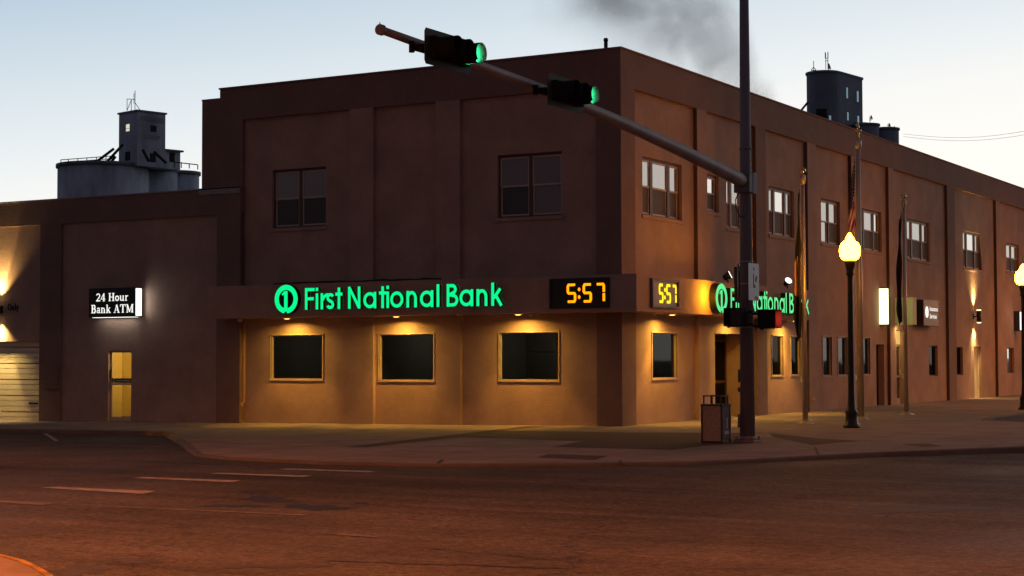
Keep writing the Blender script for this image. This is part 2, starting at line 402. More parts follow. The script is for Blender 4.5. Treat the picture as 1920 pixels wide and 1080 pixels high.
# ------------------------------------------------------------------ ground
def z_road(x, y): return -0.22 + .0065*min(x+3, 0)
def z_walk(x, y): return (.0093*x if x < 0 else -.006*x) + .012*min(y, 0)
def sheet(name, poly, zf, dz, m, kind='structure', parent=None):
    bm = bmesh.new(); bm.faces.new([bm.verts.new((x,y,0)) for x,y in poly])
    for co, no in (((0,0,0),(1,0,0)), ((-3,0,0),(1,0,0)), ((0,0,0),(0,1,0))):
        bmesh.ops.bisect_plane(bm, geom=bm.verts[:]+bm.edges[:]+bm.faces[:], plane_co=co, plane_no=no)
    bmesh.ops.triangulate(bm, faces=bm.faces)
    for v in bm.verts: v.co.z = zf(v.co.x, v.co.y)+dz
    for f in bm.faces:
        if f.normal.z < 0: f.normal_flip()
    bm.normal_update()
    me = bpy.data.meshes.new(name); bm.to_mesh(me); bm.free(); me.materials.append(m)
    o = bpy.data.objects.new(name, me); col.objects.link(o)
    if parent: o.parent = parent
    if kind: o['kind'] = kind
    return o
b = MB(); b.quad((-2500,-2500,-1.6),(2500,-2500,-1.6),(2500,2500,-1.6),(-2500,2500,-1.6)); b.build('ground', M['dirt'])['kind'] = 'structure'
sheet('road', [(-90,-120),(130,-120),(130,170),(-90,170)], z_road, 0, M['asphalt'])
KERB = [(-90,-3.6),(-13.3,-3.5),(-12.4,-3.7),(-9.4,-6.7),(-7.6,-8.5),(-6.1,-10.1),(-4.4,-11.8),(-3.0,-12.6),(-0.2,-13.0),(1.9,-12.6),(3.7,-11.6),(5.15,-10.6),(6.34,-9.6),(7.1,-8.5),(7.84,-7.0),(8.7,-5.3),(9.9,-3.6),(10.9,-2.2),(11.5,0),(11.6,3),(11.0,6),(9.6,9),(7.9,11.2),(6.4,12.0),(6.1,14),(6.1,170)]
KERB = [KERB[0]]+[(C0.x+(x-C0.x)*.962, C0.y+(y-C0.y)*.962) for x, y in KERB[1:-1]]+[KERB[-1]]
sheet('sidewalk', KERB+[(-90,170)], z_walk, 0, M['slabs'])
def kerb_obj(name, pts, m, w_=.15, up=.012, zf=z_walk, side=1):
    P = [Vector(p) for p in pts]; bm = bmesh.new(); rows = []
    for i, c in enumerate(P):
        a = P[max(i-1,0)]; e = P[min(i+1,len(P)-1)]; t = (e-a).normalized(); n = Vector((t.y,-t.x))*side
        o = c+n*.03; q = c-n*w_
        zt = zf(c.x,c.y)+up; zb = z_road(c.x,c.y)-.05
        rows.append([bm.verts.new((o.x+n.x*.02,o.y+n.y*.02,zb)), bm.verts.new((o.x,o.y,zt-.025)), bm.verts.new((o.x-n.x*.03,o.y-n.y*.03,zt)), bm.verts.new((q.x,q.y,zt)), bm.verts.new((q.x,q.y,zt-.05))])
    for a, e in zip(rows, rows[1:]):
        for j in range(4): bm.faces.new((a[j],a[j+1],e[j+1],e[j])).smooth = False
    bmesh.ops.recalc_face_normals(bm, faces=bm.faces)
    me = bpy.data.meshes.new(name); bm.to_mesh(me); bm.free(); me.materials.append(m)
    o = bpy.data.objects.new(name, me); col.objects.link(o); o['kind'] = 'structure'; return o
kerb_obj('kerb', KERB[:2], M['kerb']); kerb_obj('kerb', KERB[1:4], M['kerb_worn']); kerb_obj('kerb', KERB[3:], M['kerb'])
# corner island at the near left
ISLPX = [(-420,1016),(-200,1020),(-80,1029),(-20,1037),(15,1044),(45,1052),(72,1064),(95,1078),(112,1092),(122,1110),(125,1140)]
ISL = [tuple(hit(x,y,2,-.09)[:2]) for x,y in ISLPX]
ISL = [(-60,ISL[0][1])]+ISL+[(ISL[-1][0]+.1,-90)]
zi = lambda x, y: z_road(x,y)+.13
sheet('sidewalk', ISL+[(-60,-90)], zi, 0, M['slabs'])
kerb_obj('kerb', ISL, M['kerb_yellow'], zf=zi, side=-1, w_=.06)
# gutter pan along the corner
def band_sheet(name, pts, w_, zf, dz, m):
    P = [Vector(p) for p in pts]; A = []; B = []
    for i, c in enumerate(P):
        a = P[max(i-1,0)]; e = P[min(i+1,len(P)-1)]; t = (e-a).normalized(); n = Vector((t.y,-t.x))
        A.append((c.x, c.y)); B.append((c.x+n.x*w_, c.y+n.y*w_))
    return sheet(name, A+B[::-1], zf, dz, m)
def wpoly(pxs, z=-.12): return [tuple(hit(x,y,2,z)[:2]) for x,y in pxs]
# darker brick paver bands and fields on the corner
def pav(pxs):
    pts = []
    for x, y in pxs:
        z = -.08
        for _ in range(4):
            p = hit(x,y,2,z); z = z_walk(p.x,p.y)
        pts.append((p.x,p.y))
    sheet('sidewalk_pavers', pts, z_walk, .005, M['pavers'])
pav([(648,838),(690,838.5),(862,820),(1040,826),(1095,827),(1037,838),(1262,844),(1330,835),(1415,830),(1415,812),(1180,811),(925,808.5),(1035,799.5),(988,799.5),(782,823)])
pav([(1008,858),(1027,851.5),(1140,855.5),(1114,863)])
pav([(1450,819.5),(1523,835),(1610,827),(1530,822),(1442,812)])
pav([(1690,833),(1730,838),(1770,837),(1740,832)])
def mark(pxs, m, dz=.006, name='road_marking'):
    pts = []
    for x, y in pxs:
        p = hit(x,y,2,-.3)
        for _ in range(3): p = hit(x,y,2,z_road(p.x,p.y))
        pts.append((p.x,p.y))
    sheet(name, pts, z_road, dz, m)
mark([(76,915),(108,913.5),(292,921.5),(268,926.5)], M['road_paint'])
mark([(248,896.5),(268,895),(452,901.5),(435,905)], M['road_paint'])
mark([(392,888.5),(410,887),(585,892.5),(568,895)], M['road_paint'])
mark([(522,880.5),(540,879),(706,884),(692,886)], M['road_paint'])
mark([(-40,940),(-30,937),(105,943.5),(78,948)], M['road_paint_worn'])
mark([(190,950),(225,950),(582,965.5),(570,967.5)], M['road_paint_worn'])
mark([(600,1001),(640,1001),(712,1006),(700,1008)], M['road_paint_worn'])
mark([(73,808.5),(80,808),(110,826),(104,828)], M['road_paint'])
def seam(pxs, w_, m=None):
    pts = [hit(x,y,2,-.3) for x,y in pxs]; L = []
    P = []
    for a, c in zip(pts, pts[1:]):
        for k in range(5):
            t = k/5; q = a.lerp(c, t); P.append(Vector((q.x+random.uniform(-.05,.05), q.y+random.uniform(-.05,.05))))
    A = []; B = []
    for i, c in enumerate(P):
        a = P[max(i-1,0)]; e = P[min(i+1,len(P)-1)]; t = (e-a).normalized(); n = Vector((t.y,-t.x)); ww = w_*random.uniform(.4,1.1)
        A.append((c+n*ww/2)[:]); B.append((c-n*ww/2)[:])
    sheet('road_seam', A+B[::-1], z_road, .004, m or M['tar'])
seam([(620,1066),(760,1073),(960,1078),(1100,1085)], .07)
seam([(760,1040),(900,1052),(1030,1066),(1160,1075)], .03)
seam([(1640,1010),(1700,1014),(1790,1020)], .03)
seam([(600,876),(900,879),(1250,877)], .10)
for p0, p1 in (((1163,862),(1163,868)), ((1528,842),(1536,857)), ((820,866),(830,862))):
    a = hit(*p0,2,-.14); c = hit(*p1,2,-.16)
    n = Vector((.02,.01))
    sheet('sidewalk_joint', [(a.x-n.x,a.y-n.y),(a.x+n.x,a.y+n.y),(c.x+n.x,c.y+n.y),(c.x-n.x,c.y-n.y)], z_walk, .015, M['tar'])

M['wet'] = mat('damp_asphalt', (.034,.033,.038), .55, spec=.2)
M['dark_patch'] = mat('patched_asphalt', (.046,.042,.040), .75, var=.4, scale=4)
def blot(cx, cy, rx, ry, m, seed, dz=.003):
    rnd = random.Random(seed); pts = []; k = 34; f = [rnd.uniform(0,6.28) for _ in range(4)]
    for i in range(k):
        a = 2*math.pi*i/k; r_ = 1+.28*math.sin(2*a+f[0])+.22*math.sin(5*a+f[1])+.16*math.sin(9*a+f[2])+rnd.uniform(-.12,.12)
        q = hit(cx+rx*r_*math.cos(a), cy+ry*r_*math.sin(a), 2, -.22); pts.append((q.x,q.y))
    sheet('road_patch', pts, z_road, dz, m)
blot(500,936,36,7,M['wet'],1); blot(590,951,60,5,M['wet'],2,.0035); blot(480,922,18,4,M['wet'],3); blot(676,943,9,2.5,M['tar'],4); blot(440,949,50,3,M['wet'],8)
blot(150,1070,60,8,M['dark_patch'],5); blot(250,1052,50,4,M['dark_patch'],6,.0035); blot(520,1062,80,4,M['dark_patch'],7); blot(1720,955,120,7,M['dark_patch'],9)

# ------------------------------------------------------------------ bank building
bank = empty('bank_building', (0,0,0), 'two-storey tan and brown stucco bank building on the street corner', 'building')
PD = -.12
YEND = 62.0
def uL(px, d=PD, py=600): return hit(px, py, 1, -d).x
def uR(px, d=PD, py=600): return hit(px, py, 0, d).y
LP = [(-14.3,-12.72,1),(-8.78,-7.94,0),(-5.81,-5.01,0),(-.75,0,1)]
RP = [(0,.85,1),(4.98,5.68,0),(9.5,10.31,1),(14.1,14.94,0),(18.6,19.2,0),(22.9,23.5,0),(30.88,32.0,1),(38.9,39.65,0),(46.5,47.3,1),(54,54.8,0),(61.2,62,1)]
# windows: (u0,u1,z0,z1)
LU = [(uL(510),uL(611),5.69,7.44),(uL(933),uL(1054.5),5.66,7.40)]
LL = [(uL(508.5),uL(605),1.19,2.50),(uL(711),uL(813),1.17,2.49),(uL(936.5),uL(1047),1.19,2.50)]
RU = [(uR(1206),uR(1280),5.70,7.30,3),(uR(1325),uR(1349.5),6.12,7.22,1),(uR(1364),uR(1406),5.73,7.25,3),(uR(1443.5),uR(1491),5.74,7.29,3),
      (uR(1541.5),uR(1577),5.74,7.29,2),(uR(1612.5),uR(1655),5.74,7.27,3),(uR(1702.5),uR(1745),5.70,7.28,3),(uR(1807.5),uR(1842),5.70,7.33,3),(uR(1888.5),uR(1912.5),5.85,7.22,2),
      (48.5,51.2,5.7,7.3,3),(55.8,58.5,5.7,7.3,3)]
RL = [(uR(1222),uR(1269),1.22,2.49),(uR(1446),uR(1467.5),1.22,2.50),(uR(1482),uR(1500),1.22,2.50),(uR(1541.5),uR(1558.5),1.17,2.52),(uR(1570),uR(1587.5),1.17,2.52),(uR(1616),uR(1630),1.17,2.52)]
RS = [(uR(1741),uR(1757.5),1.04,2.28),(uR(1790),uR(1804.5),1.04,2.25),(uR(1887.5),uR(1900.5),1.04,2.24),(49,50.5,1.04,2.25)]
DOOR1 = (uR(1340),uR(1407),-.03,2.52,.85)
DOOR2 = (uR(1642),uR(1657),-.03,2.29,.30)
DOOR3 = (uR(1680),uR(1693.5),-.03,2.85,.18)
DOOR4 = (uR(1825.5),uR(1838.5),-.03,2.27,.16)
bw = MB()
wall_grid(bw, ML, -12.73, -.74, -1.0, 9.03, PD, [o[:4] for o in LU+LL], .17)
wall_grid(bw, MR, .84, YEND, -1.0, 9.03, PD, [o[:4] for o in RU]+[o[:4] for o in RL+RS]+[DOOR1,DOOR2,DOOR3,DOOR4], .17)
for a, c, dk in LP:
    if not dk: boxm(bw, ML, a, c, -1, 9.028, PD-.02, 0)
for a, c, dk in RP:
    if not dk: boxm(bw, MR, a, c, -1, 9.028, PD-.02, 0)
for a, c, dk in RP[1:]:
    dark_strip = MB(); boxm(dark_strip, MR, a-.014, a-.002, 3.97 if a < 12 else -.9, 9.026, PD+.001, -.001); dark_strip.build('painted_shade_strip', M['sash_dark'], bank)  # thin dark strips that paint shade onto the pilaster returns
# end, back and lower wing
bw.box(-14.28,-13.62,.03,9,-1,9.70)
bw.quad((-13.6,.2,-1),(-13.6,YEND,-1),(-13.6,YEND,9.9),(-13.6,.2,9.9))
bw.quad((-13.6,YEND,-1),(-.1,YEND,-1),(-.1,YEND,9.9),(-13.6,YEND,9.9))
bw.build('wall', M['stucco'], bank, recalc=False)
for a, c, dk in LP[:1]:
    b = MB(); b.box(a, -13.602, -.0, .028, -1, 9.70); b.box(-13.6, c, 0, .16, -1, 9.028); b.build('pilaster', M['stucco_dark'], bank)
b = MB(); b.prism([(-.75,0),(0,0),(0,.85),(-.14,.85),(-.14,.14),(-.75,.14)], -1, 9.028); b.build('pilaster', M['stucco_dark'], bank)
for a, c, dk in RP[1:]:
    if dk: b = MB(); boxm(b, MR, a, c, -1, 9.028, PD-.02, 0); b.build('pilaster', M['stucco_dark'], bank)
b = MB(); b.prism([(-13.6,0),(0,0),(0,YEND),(-.35,YEND),(-.35,.35),(-13.6,.35)], 9.03, 10.0); b.build('parapet', M['stucco_dark'], bank)
b = MB(); b.prism([(-13.63,-.035),(.035,-.035),(.035,YEND),(-.4,YEND),(-.4,.4),(-13.63,.4)], 10.002, 10.05)
b.box(-14.32,-13.635,-.0,9,9.703,9.75); b.build('coping', M['stucco_dark'], bank)
b = MB(); b.quad((-13.6,.3,9.5),(-.3,.3,9.5),(-.3,YEND,9.5),(-13.6,YEND,9.5)); b.build('roof', M['roof'], bank)
# canopy
b = MB(); b.prism([(-13.3,-.84),(.84,-.84),(.84,12.47),(-.2,12.47),(-.2,.2),(-13.3,.2)], 3.0, 3.96)
b.build('canopy', M['stucco'], bank)
b = MB()   # ragged sealant gap where the canopy top meets the wall
x = uL(512, .02)
while x < uL(812, .02):
    x2 = x+random.uniform(.15,.4); b.box(x, x2, -.022, -.0, 4.0+random.uniform(0,.02), 4.045+random.uniform(0,.025)); x = x2
b.build('sealant_gap', M['tar'], bank)
# windows, left facade upper (double hung pairs with blinds)
def upper_window(mp, o, n, d, look):
    u0,u1,z0,z1 = o[:4]; zc = (z0+z1)/2
    f = MB(); sd = d-.14
    boxm(f, mp, u0, u1, z0, z0+.05, d-.17, sd+.05); boxm(f, mp, u0, u1, z1-.07, z1, d-.17, sd+.05)
    boxm(f, mp, u0, u0+.05, z0+.05, z1-.07, d-.17, sd+.05); boxm(f, mp, u1-.05, u1, z0+.05, z1-.07, d-.17, sd+.05)
    wd = {1:[1],2:[1,1],3:[.62,1,.62]}[n]; tot = sum(wd); iu0, iu1 = u0+.05, u1-.05
    mull = .16 if n == 3 else .10; span = iu1-iu0-mull*(n-1); c = iu0; bays = []
    for i, q in enumerate(wd):
        e = c+span*q/tot; bays.append((c,e))
        if i < n-1: boxm(f, mp, e, e+mull, z0+.05, z1-.07, d-.17, sd+.06)
        c = e+mull
    w_ = f.build('window', M[look['frame']], bank)
    s = MB(); gu = MB(); gl = MB()
    for i, (a, e) in enumerate(bays):
        t = .045
        for (q0,q1,off) in ((zc-.02,z1-.07,.02),(z0+.05,zc+.02,0)):
            boxm(s, mp, a, e, q0, q0+t, sd-.015+off, sd+.02+off); boxm(s, mp, a, e, q1-t, q1, sd-.015+off, sd+.02+off)
            boxm(s, mp, a, a+t, q0+t, q1-t, sd-.015+off, sd+.02+off); boxm(s, mp, e-t, e, q0+t, q1-t, sd-.015+off, sd+.02+off)
        gu.quad(mp(a+t,zc,sd+.02),mp(e-t,zc,sd+.02),mp(e-t,z1-.1,sd+.02),mp(a+t,z1-.1,sd+.02))
        tgt = gu if i in look.get('open', ()) else gl
        tgt.quad(mp(a+t,z0+.08,sd),mp(e-t,z0+.08,sd),mp(e-t,zc-.02,sd),mp(a+t,zc-.02,sd))
    s.build('sash', M[look['sash']], w_)
    gu.build('glass', M[look['up']], w_)
    if len(gl.bm.faces): gl.build('glass', M[look['low']], w_)
    else: gl.bm.free()
    k = MB(); boxm(k, mp, u0-.06, u1+.06, z0-.10, z0-.002, d-.10, d+.04); k.build('sill', M['stucco'], w_)
    return w_
upper_window(ML, LU[0], 2, PD, dict(frame='sash_dark', sash='sash', up='glass_blind', low='glass_dim'))
upper_window(ML, LU[1], 2, PD, dict(frame='sash_dark', sash='sash', up='glass_blind', low='glass_dim', open=(1,)))
for i, o in enumerate(RU):
    upper_window(MR, o, o[4], PD, dict(frame='sash_dark', sash='sash', up='glass_sky', low='screen', open=(0,) if i == 4 else ()))
def lower_window(mp, o, d, trimw=.035, m='glass_dark', tm='trim', proud=.025):
    u0,u1,z0,z1 = o[:4]; f = MB(); t = trimw
    for (a,e,q,r) in ((u0-t,u1+t,z1,z1+t),(u0-t,u1+t,z0-t,z0),(u0-t,u0,z0,z1),(u1,u1+t,z0,z1)):
        boxm(f, mp, a, e, q, r, d-.02, d+proud)
    t2 = .03
    for (a,e,q,r) in ((u0,u1,z1-t2,z1),(u0,u1,z0,z0+t2),(u0,u0+t2,z0+t2,z1-t2),(u1-t2,u1,z0+t2,z1-t2)):
        boxm(f, mp, a, e, q, r, d-.12, d-.03)
    w_ = f.build('window', M[tm], bank)
    g = MB(); g.quad(mp(u0+t2,z0+t2,d-.08),mp(u1-t2,z0+t2,d-.08),mp(u1-t2,z1-t2,d-.08),mp(u0+t2,z1-t2,d-.08)); g.build('glass', M[m], w_)
    return w_
for o in LL: lower_window(ML, o, PD, .035, 'glass_tint')
b = MB(); X0,X1,Y0,Y1,Z0,Z1 = -12.6,-.30,.30,4.2,.0,2.85
b.quad((X0,Y1,Z0),(X1,Y1,Z0),(X1,Y1,Z1),(X0,Y1,Z1)); b.quad((X0,Y0,Z1),(X1,Y0,Z1),(X1,Y1,Z1),(X0,Y1,Z1)); b.quad((X0,Y0,Z0),(X1,Y0,Z0),(X1,Y1,Z0),(X0,Y1,Z0)); b.quad((X0,Y0,Z0),(X0,Y1,Z0),(X0,Y1,Z1),(X0,Y0,Z1))
for xx in (-8.4,-5.4): b.box(xx,xx+.12,Y0+.05,Y1-.01,Z0+.01,Z1-.01)
b.build('office_walls', M['room'], bank, recalc=False)
for xx in (-11.4,-7.0,-2.9):
    b = MB(); b.box(xx-.6,xx+.7,2.2,2.9,.72,.76); b.box(xx-.55,xx-.5,2.25,2.85,.01,.719); b.box(xx+.6,xx+.65,2.25,2.85,.01,.719); b.build('office_desk', M['curtain'], bank)
    b = MB(); b.box(xx-.1,xx+.35,2.5,2.54,.84,1.16); b.box(xx+.1,xx+.15,2.51,2.53,.762,.84); b.build('office_monitor', M['black'], bank)
    b = MB(); b.box(xx+1.1,xx+1.6,3.6,4.1,.01,1.55); b.build('office_cabinet', M['sign_back'], bank)
    b = MB(); b.box(xx-1.1,xx-.4,4.14,4.18,1.3,1.95); b.build('picture_frame', M['white'], bank)
b = MB()
for xx, w2 in ((-2.62,.03),(-2.3,.03)): b.box(xx,xx+w2,1.2,1.23,.01,2.84)
b.box(-3.4,-1.2,1.2,1.26,1.95,1.99); b.build('glass_partition_frame', M['alu'], bank)
b = MB(); b.box(-7.4,-6.8,2.0,2.6,2.82,2.845); cl_ = b.build('added_ceiling_glow', M['dull_pane_glow'], bank)  # glowing panel and point lights added to brighten the office interior
light('POINT', 'added_office_light', cl_, (-3.2,3.0,2.5), 24, (.95,.85,.62), shadow_soft_size=.2); light('POINT', 'added_office_light', cl_, (-10.6,3.0,2.5), 20, (.95,.85,.62), shadow_soft_size=.2); light('POINT', 'added_office_light', cl_, (-7,3.2,2.5), 15, (.95,.85,.62), shadow_soft_size=.2)
for i, o in enumerate(RL): lower_window(MR, o, PD, .035, 'glass_tint' if i < 1 else 'glass_dark' if i < 3 else 'glass_lower')
for o in RS:
    f = MB(); u0,u1,z0,z1 = o; t = .04; d = PD-.12
    for (a,e,q,r) in ((u0,u1,z1-t,z1),(u0,u1,z0,z0+t),(u0,u0+t,z0+t,z1-t),(u1-t,u1,z0+t,z1-t)): boxm(f, MR, a, e, q, r, d-.04, d+.01)
    w_ = f.build('window', M['door_brown'], bank)
    g = MB(); g.quad(MR(u0+t,z0+t,d-.01),MR(u1-t,z0+t,d-.01),MR(u1-t,z1-t,d-.01),MR(u0+t,z1-t,d-.01)); g.build('glass', M['glass_dark'], w_)
# doors
def glazed_door(mp, u0, u1, z0, z1, d, leaves, transom, frame='bronze', gm='glass_dark', par=None):
    f = MB(); t = .07; zt = z1-(transom or 0)
    boxm(f, mp, u0, u0+t, z0, z1, d-.05, d+.03); boxm(f, mp, u1-t, u1, z0, z1, d-.05, d+.03)
    boxm(f, mp, u0+t, u1-t, z1-t, z1, d-.05, d+.03); boxm(f, mp, u0+t, u1-t, z0, z0+.22, d-.04, d+.02)
    if transom: boxm(f, mp, u0+t, u1-t, zt-t, zt, d-.05, d+.03)
    n = leaves; w_ = (u1-u0-2*t)/n
    for i in range(n):
        a = u0+t+i*w_
        if i: boxm(f, mp, a-.06, a+.06, z0+.22, zt-t, d-.045, d+.025)
        boxm(f, mp, a+(.06 if i else 0), a+w_-(.06 if i < n-1 else 0), z0+1.02, z0+1.10, d-.03, d+.015)
    dr = f.build('door', M[frame], par or bank)
    g = MB(); g.quad(mp(u0+t,z0+.2,d-.01),mp(u1-t,z0+.2,d-.01),mp(u1-t,z1-t,d-.01),mp(u0+t,z1-t,d-.01)); g.build('glass', M[gm], dr)
    h = MB(); uc = (u0+u1)/2
    for s in ((-.12,.12) if n == 2 else (.25,)): h.tube(mp(uc+s,z0+.85,d+.07),mp(uc+s,z0+1.35,d+.07),.014,n=8); h.tube(mp(uc+s,z0+.9,d+.0),mp(uc+s,z0+.9,d+.07),.01,n=6); h.tube(mp(uc+s,z0+1.3,d),mp(uc+s,z0+1.3,d+.07),.01,n=6)
    h.build('handle', M['alu'], dr)
    return dr
d1 = PD-.85
ys = uR(1357, d1)
b = MB(); b.quad(MR(DOOR1[0],-.03,d1),MR(DOOR1[1],-.03,d1),MR(DOOR1[1],2.52,d1),MR(DOOR1[0],2.52,d1)); b.build('entrance_back_wall', M['door_brown'], bank)
glazed_door(MR, DOOR1[0]+.12, DOOR1[1]-.12, .0, 2.36, d1+.06, 2, .0)
def solid_door(o, depth, m, label=None):
    f = MB(); d = PD-depth; boxm(f, MR, o[0], o[1], 0, o[3], d-.02, d+.0); 
    boxm(f, MR, o[0], o[0]+.06, 0, o[3], d, d+.05); boxm(f, MR, o[1]-.06, o[1], 0, o[3], d, d+.05); boxm(f, MR, o[0]+.06, o[1]-.06, o[3]-.06, o[3], d, d+.05)
    dr = f.build('door', m, bank)
    h = MB(); h.tube(MR(o[0]+.18,1.0,d),MR(o[0]+.18,1.0,d+.07),.03,n=10); h.build('handle', M['alu'], dr); return dr
solid_door(DOOR2, .28, M['door_brown'])
dd = PD-.15
dr = glazed_door(MR, DOOR3[0]+.02, DOOR3[1]-.02, 0, 2.28, dd, 1, 0, 'trim', 'glass_dim')
b = MB(); boxm(b, MR, DOOR3[0]+.02, DOOR3[1]-.02, 2.30, 2.83, dd-.02, dd+.02); b.build('transom', M['transom'], bank)
solid_door(DOOR4, .14, M['cream_door'])
# downspouts
def downspout(x0, x1, mp, u, ztop, zb, d):
    b = MB(); boxm(b, mp, u-.06, u+.06, zb, ztop, d, d+.1); b.prism([(0,0),(0,0.001),(0.001,0.001)],0,0.0001) if False else None
    p = [mp(u-.05,zb+.02,d+.01), mp(u+.05,zb+.02,d+.01), mp(u+.05,zb+.02,d+.11), mp(u-.05,zb+.02,d+.11)]
    q = [mp(u-.05,zb-.14,d+.12), mp(u+.05,zb-.14,d+.12), mp(u+.05,zb-.06,d+.24), mp(u-.05,zb-.06,d+.24)]
    A = [b.bm.verts.new(v) for v in p]; B = [b.bm.verts.new(v) for v in q]
    for i in range(4): b.bm.faces.new((A[i],A[(i+1)%4],B[(i+1)%4],B[i]))
    b.bm.faces.new(A); b.bm.faces.new(B)
    for zz in (ztop-.4, (ztop+zb)/2): boxm(b, mp, u-.08, u+.08, zz, zz+.04, d+.003, d+.108)
    return b.build('downspout', M['pipe'], bank)
downspout(0,0,ML,uL(455,-.05),3.0,.50,PD); downspout(0,0,MR,uR(1519,-.05),3.0,.45,PD)
b = MB(); boxm(b, ML, -12.55, -12.45, 2.9, 3.0, .3, .4); boxm(b, ML, -2.62,-2.5,2.92,3.0,.25,.35); boxm(b, MR, 1.45,1.5,2.93,3.0,.2,.3); b.build('soffit_bracket', M['white'], bank)
p = hit(1136, 90, 1, 1.5)
b = MB(); b.tube((p.x,1.5,9.5),(p.x,1.5,zat(67,proj_d:=46.5)),.055,n=10); b.lathe([(.06,0),(.07,.04),(.05,.09),(.0,.10)],(p.x,1.5,zat(68,46.5)),12); b.build('vent_pipe', M['black_metal'], bank)
# soffit downlights
for q in ((ML,-10.72),(ML,-6.88),(ML,-2.92),(MR,2.3),(MR,7.25),(MR,11.75)):
    mp, u = q; c = mp(u, 3.0, .40)
    b = MB(); b.lathe([(.13,0),(.13,-.02),(.10,-.025)], c, 20); dl = b.build('downlight', M['white'], bank)
    b = MB(); b.lathe([(.085,-.024),(.07,-.038),(.04,-.045),(0,-.048)], c, 20); b.build('lens', M['down'], dl)
    light('AREA', 'downlight_lamp', dl, (c[0],c[1],c[2]-.075), 45, (1.0,.555,.085), (0,0,-1), shape='DISK', size=.16, spread=R(165))
    light('SPOT', 'downlight_beam', dl, (c[0],c[1],c[2]-.07), 250, (1.0,.46,.06), (0,0,-1), spot_size=R(84), spot_blend=.5, shadow_soft_size=.06)

# ------------------------------------------------------------------ annex
annex = empty('annex_building', (-17.5,0,-.2), 'low one-storey stucco wing with lit glass door and garage door, left of the bank', 'building')
AO = Vector((-17.5,0,-.2))
def MA(u, z, d): return (u-AO.x, -d-AO.y, z-AO.z)
GD = (-24.6,-20.97,-.42,2.40,.18); AD = (hit(203,700,1,-.04).x, hit(246,700,1,-.04).x, -.14, 2.07, .14)
b = MB(); wall_grid(b, MA, -27, -12.72, -1.2, 6.17, .04, [GD, AD], .2)
b.quad(MA(-12.72,-1.2,.04),MA(-12.72,6.17,.04),MA(-12.72,6.17,-9),MA(-12.72,-1.2,-9))
b.build('wall', M['stucco'], annex, recalc=False)
b = MB(); boxm(b, MA, -27, -12.70, 6.172, 6.95, -.3, .12); b.build('parapet', M['stucco_dark'], annex)
b = MB(); boxm(b, MA, -14.3, -12.70, 6.80, 7.0, .122, .15); boxm(b, MA, -27, -12.68, 6.952, 6.99, -.32, .15); b.build('coping', M['coping'], annex)
b = MB(); boxm(b, MA, -27, -12.72, 6.5, 6.6, -9, -.3); b.build('roof', M['roof'], annex)
for a, c in ((-20.95,-20.02),(-13.6,-12.70)):
    b = MB(); boxm(b, MA, a, c, -1.2, 6.17, .02, .12); b.build('pilaster', M['stucco_dark'], annex)
# garage door
b = MB(); d = -.10; z = -.42
k = 0
while z < 2.4:
    z2 = min(z+.176, 2.4); g_ = .030 if k % 3 == 2 else .014; boxm(b, MA, -24.6, -20.97, z, z2-g_, d-.03, d); boxm(b, MA, -24.6, -20.97, z2-g_, z2, d-.03, d-(.03 if k % 3 == 2 else .03))
    z = z2; k += 1
gd = b.build('garage_door', M['cream_door'], annex)
b = MB(); boxm(b, MA, -21.6, -21.2, .35, .40, d, d+.03); b.build('handle', M['black'], gd)
b = MB(); boxm(b, MA, -20.62,-20.12,.85,1.5,.12,.20); boxm(b, MA, -20.56,-20.18,1.15,1.42,.202,.215); b.build('night_drop_box', M['stucco_dark'], annex)
# vestibule
b = MB(); x0,x1,yb = -18.55,-16.2,1.15
X = lambda x,y,z: (x-AO.x, y-AO.y, z-AO.z)
b.quad(X(x0,.1,-.14),X(x0,yb,-.14),X(x0,yb,2.5),X(x0,.1,2.5)); b.quad(X(x1,.1,-.14),X(x1,yb,-.14),X(x1,yb,2.5),X(x1,.1,2.5))
b.quad(X(x0,yb,-.14),X(x1,yb,-.14),X(x1,yb,2.5),X(x0,yb,2.5)); b.quad(X(x0,.1,2.5),X(x1,.1,2.5),X(x1,yb,2.5),X(x0,yb,2.5))
b.quad(X(x0,.1,-.14),X(AD[0],.1,-.14),X(AD[0],.1,2.5),X(x0,.1,2.5)); b.quad(X(AD[1],.1,-.14),X(x1,.1,-.14),X(x1,.1,2.5),X(AD[1],.1,2.5)); b.quad(X(AD[0],.1,2.07),X(AD[1],.1,2.07),X(AD[1],.1,2.5),X(AD[0],.1,2.5))
b.build('vestibule_walls', M['interior'], annex, recalc=False)
b = MB(); b.quad(X(x0,-.05,-.139),X(x1,-.05,-.139),X(x1,yb,-.139),X(x0,yb,-.139)); b.box(*[v for v in (x0-AO.x,x1-AO.x)], yb-.03,yb-.001,.06,.16); b.build('vestibule_floor', M['carpet'], annex)
b = MB(); b.lathe([(.12,0),(.12,-.03),(.0,-.04)],X(-16.9,.5,2.49),16); vl = b.build('ceiling_lamp', M['down'], annex)
light('POINT', 'vestibule_lamp', vl, X(-16.75,.45,2.2), 34, (1,.78,.30), shadow_soft_size=.1)
f = MB(); d = -.05; t = .07; u0,u1,z0,z1 = AD[:4]
for (a,e,q,r) in ((u0,u0+t,z0,z1),(u1-.035,u1,z0,z1),(u0+t,u1-.035,z1-.06,z1),(u0+t,u1-.035,z0,z0+.13),(u0+t,u1-.035,.99,1.05)): boxm(f, MA, a, e, q, r, d-.05, d)
dr = f.build('door', M['alu'] if False else M['sash'], annex)
g = MB(); g.quad(MA(u0+t,z0+.1,d-.03),MA(u1-.03,z0+.1,d-.03),MA(u1-.03,z1-.05,d-.03),MA(u0+t,z1-.05,d-.03)); g.build('glass', M['glass_clear'], dr)
f = MB(); boxm(f, MA, u0+t, u1-.035, 1.06, 1.20, d-.02, d+.01)
lg = f.build('push_bar', M['black'], dr)
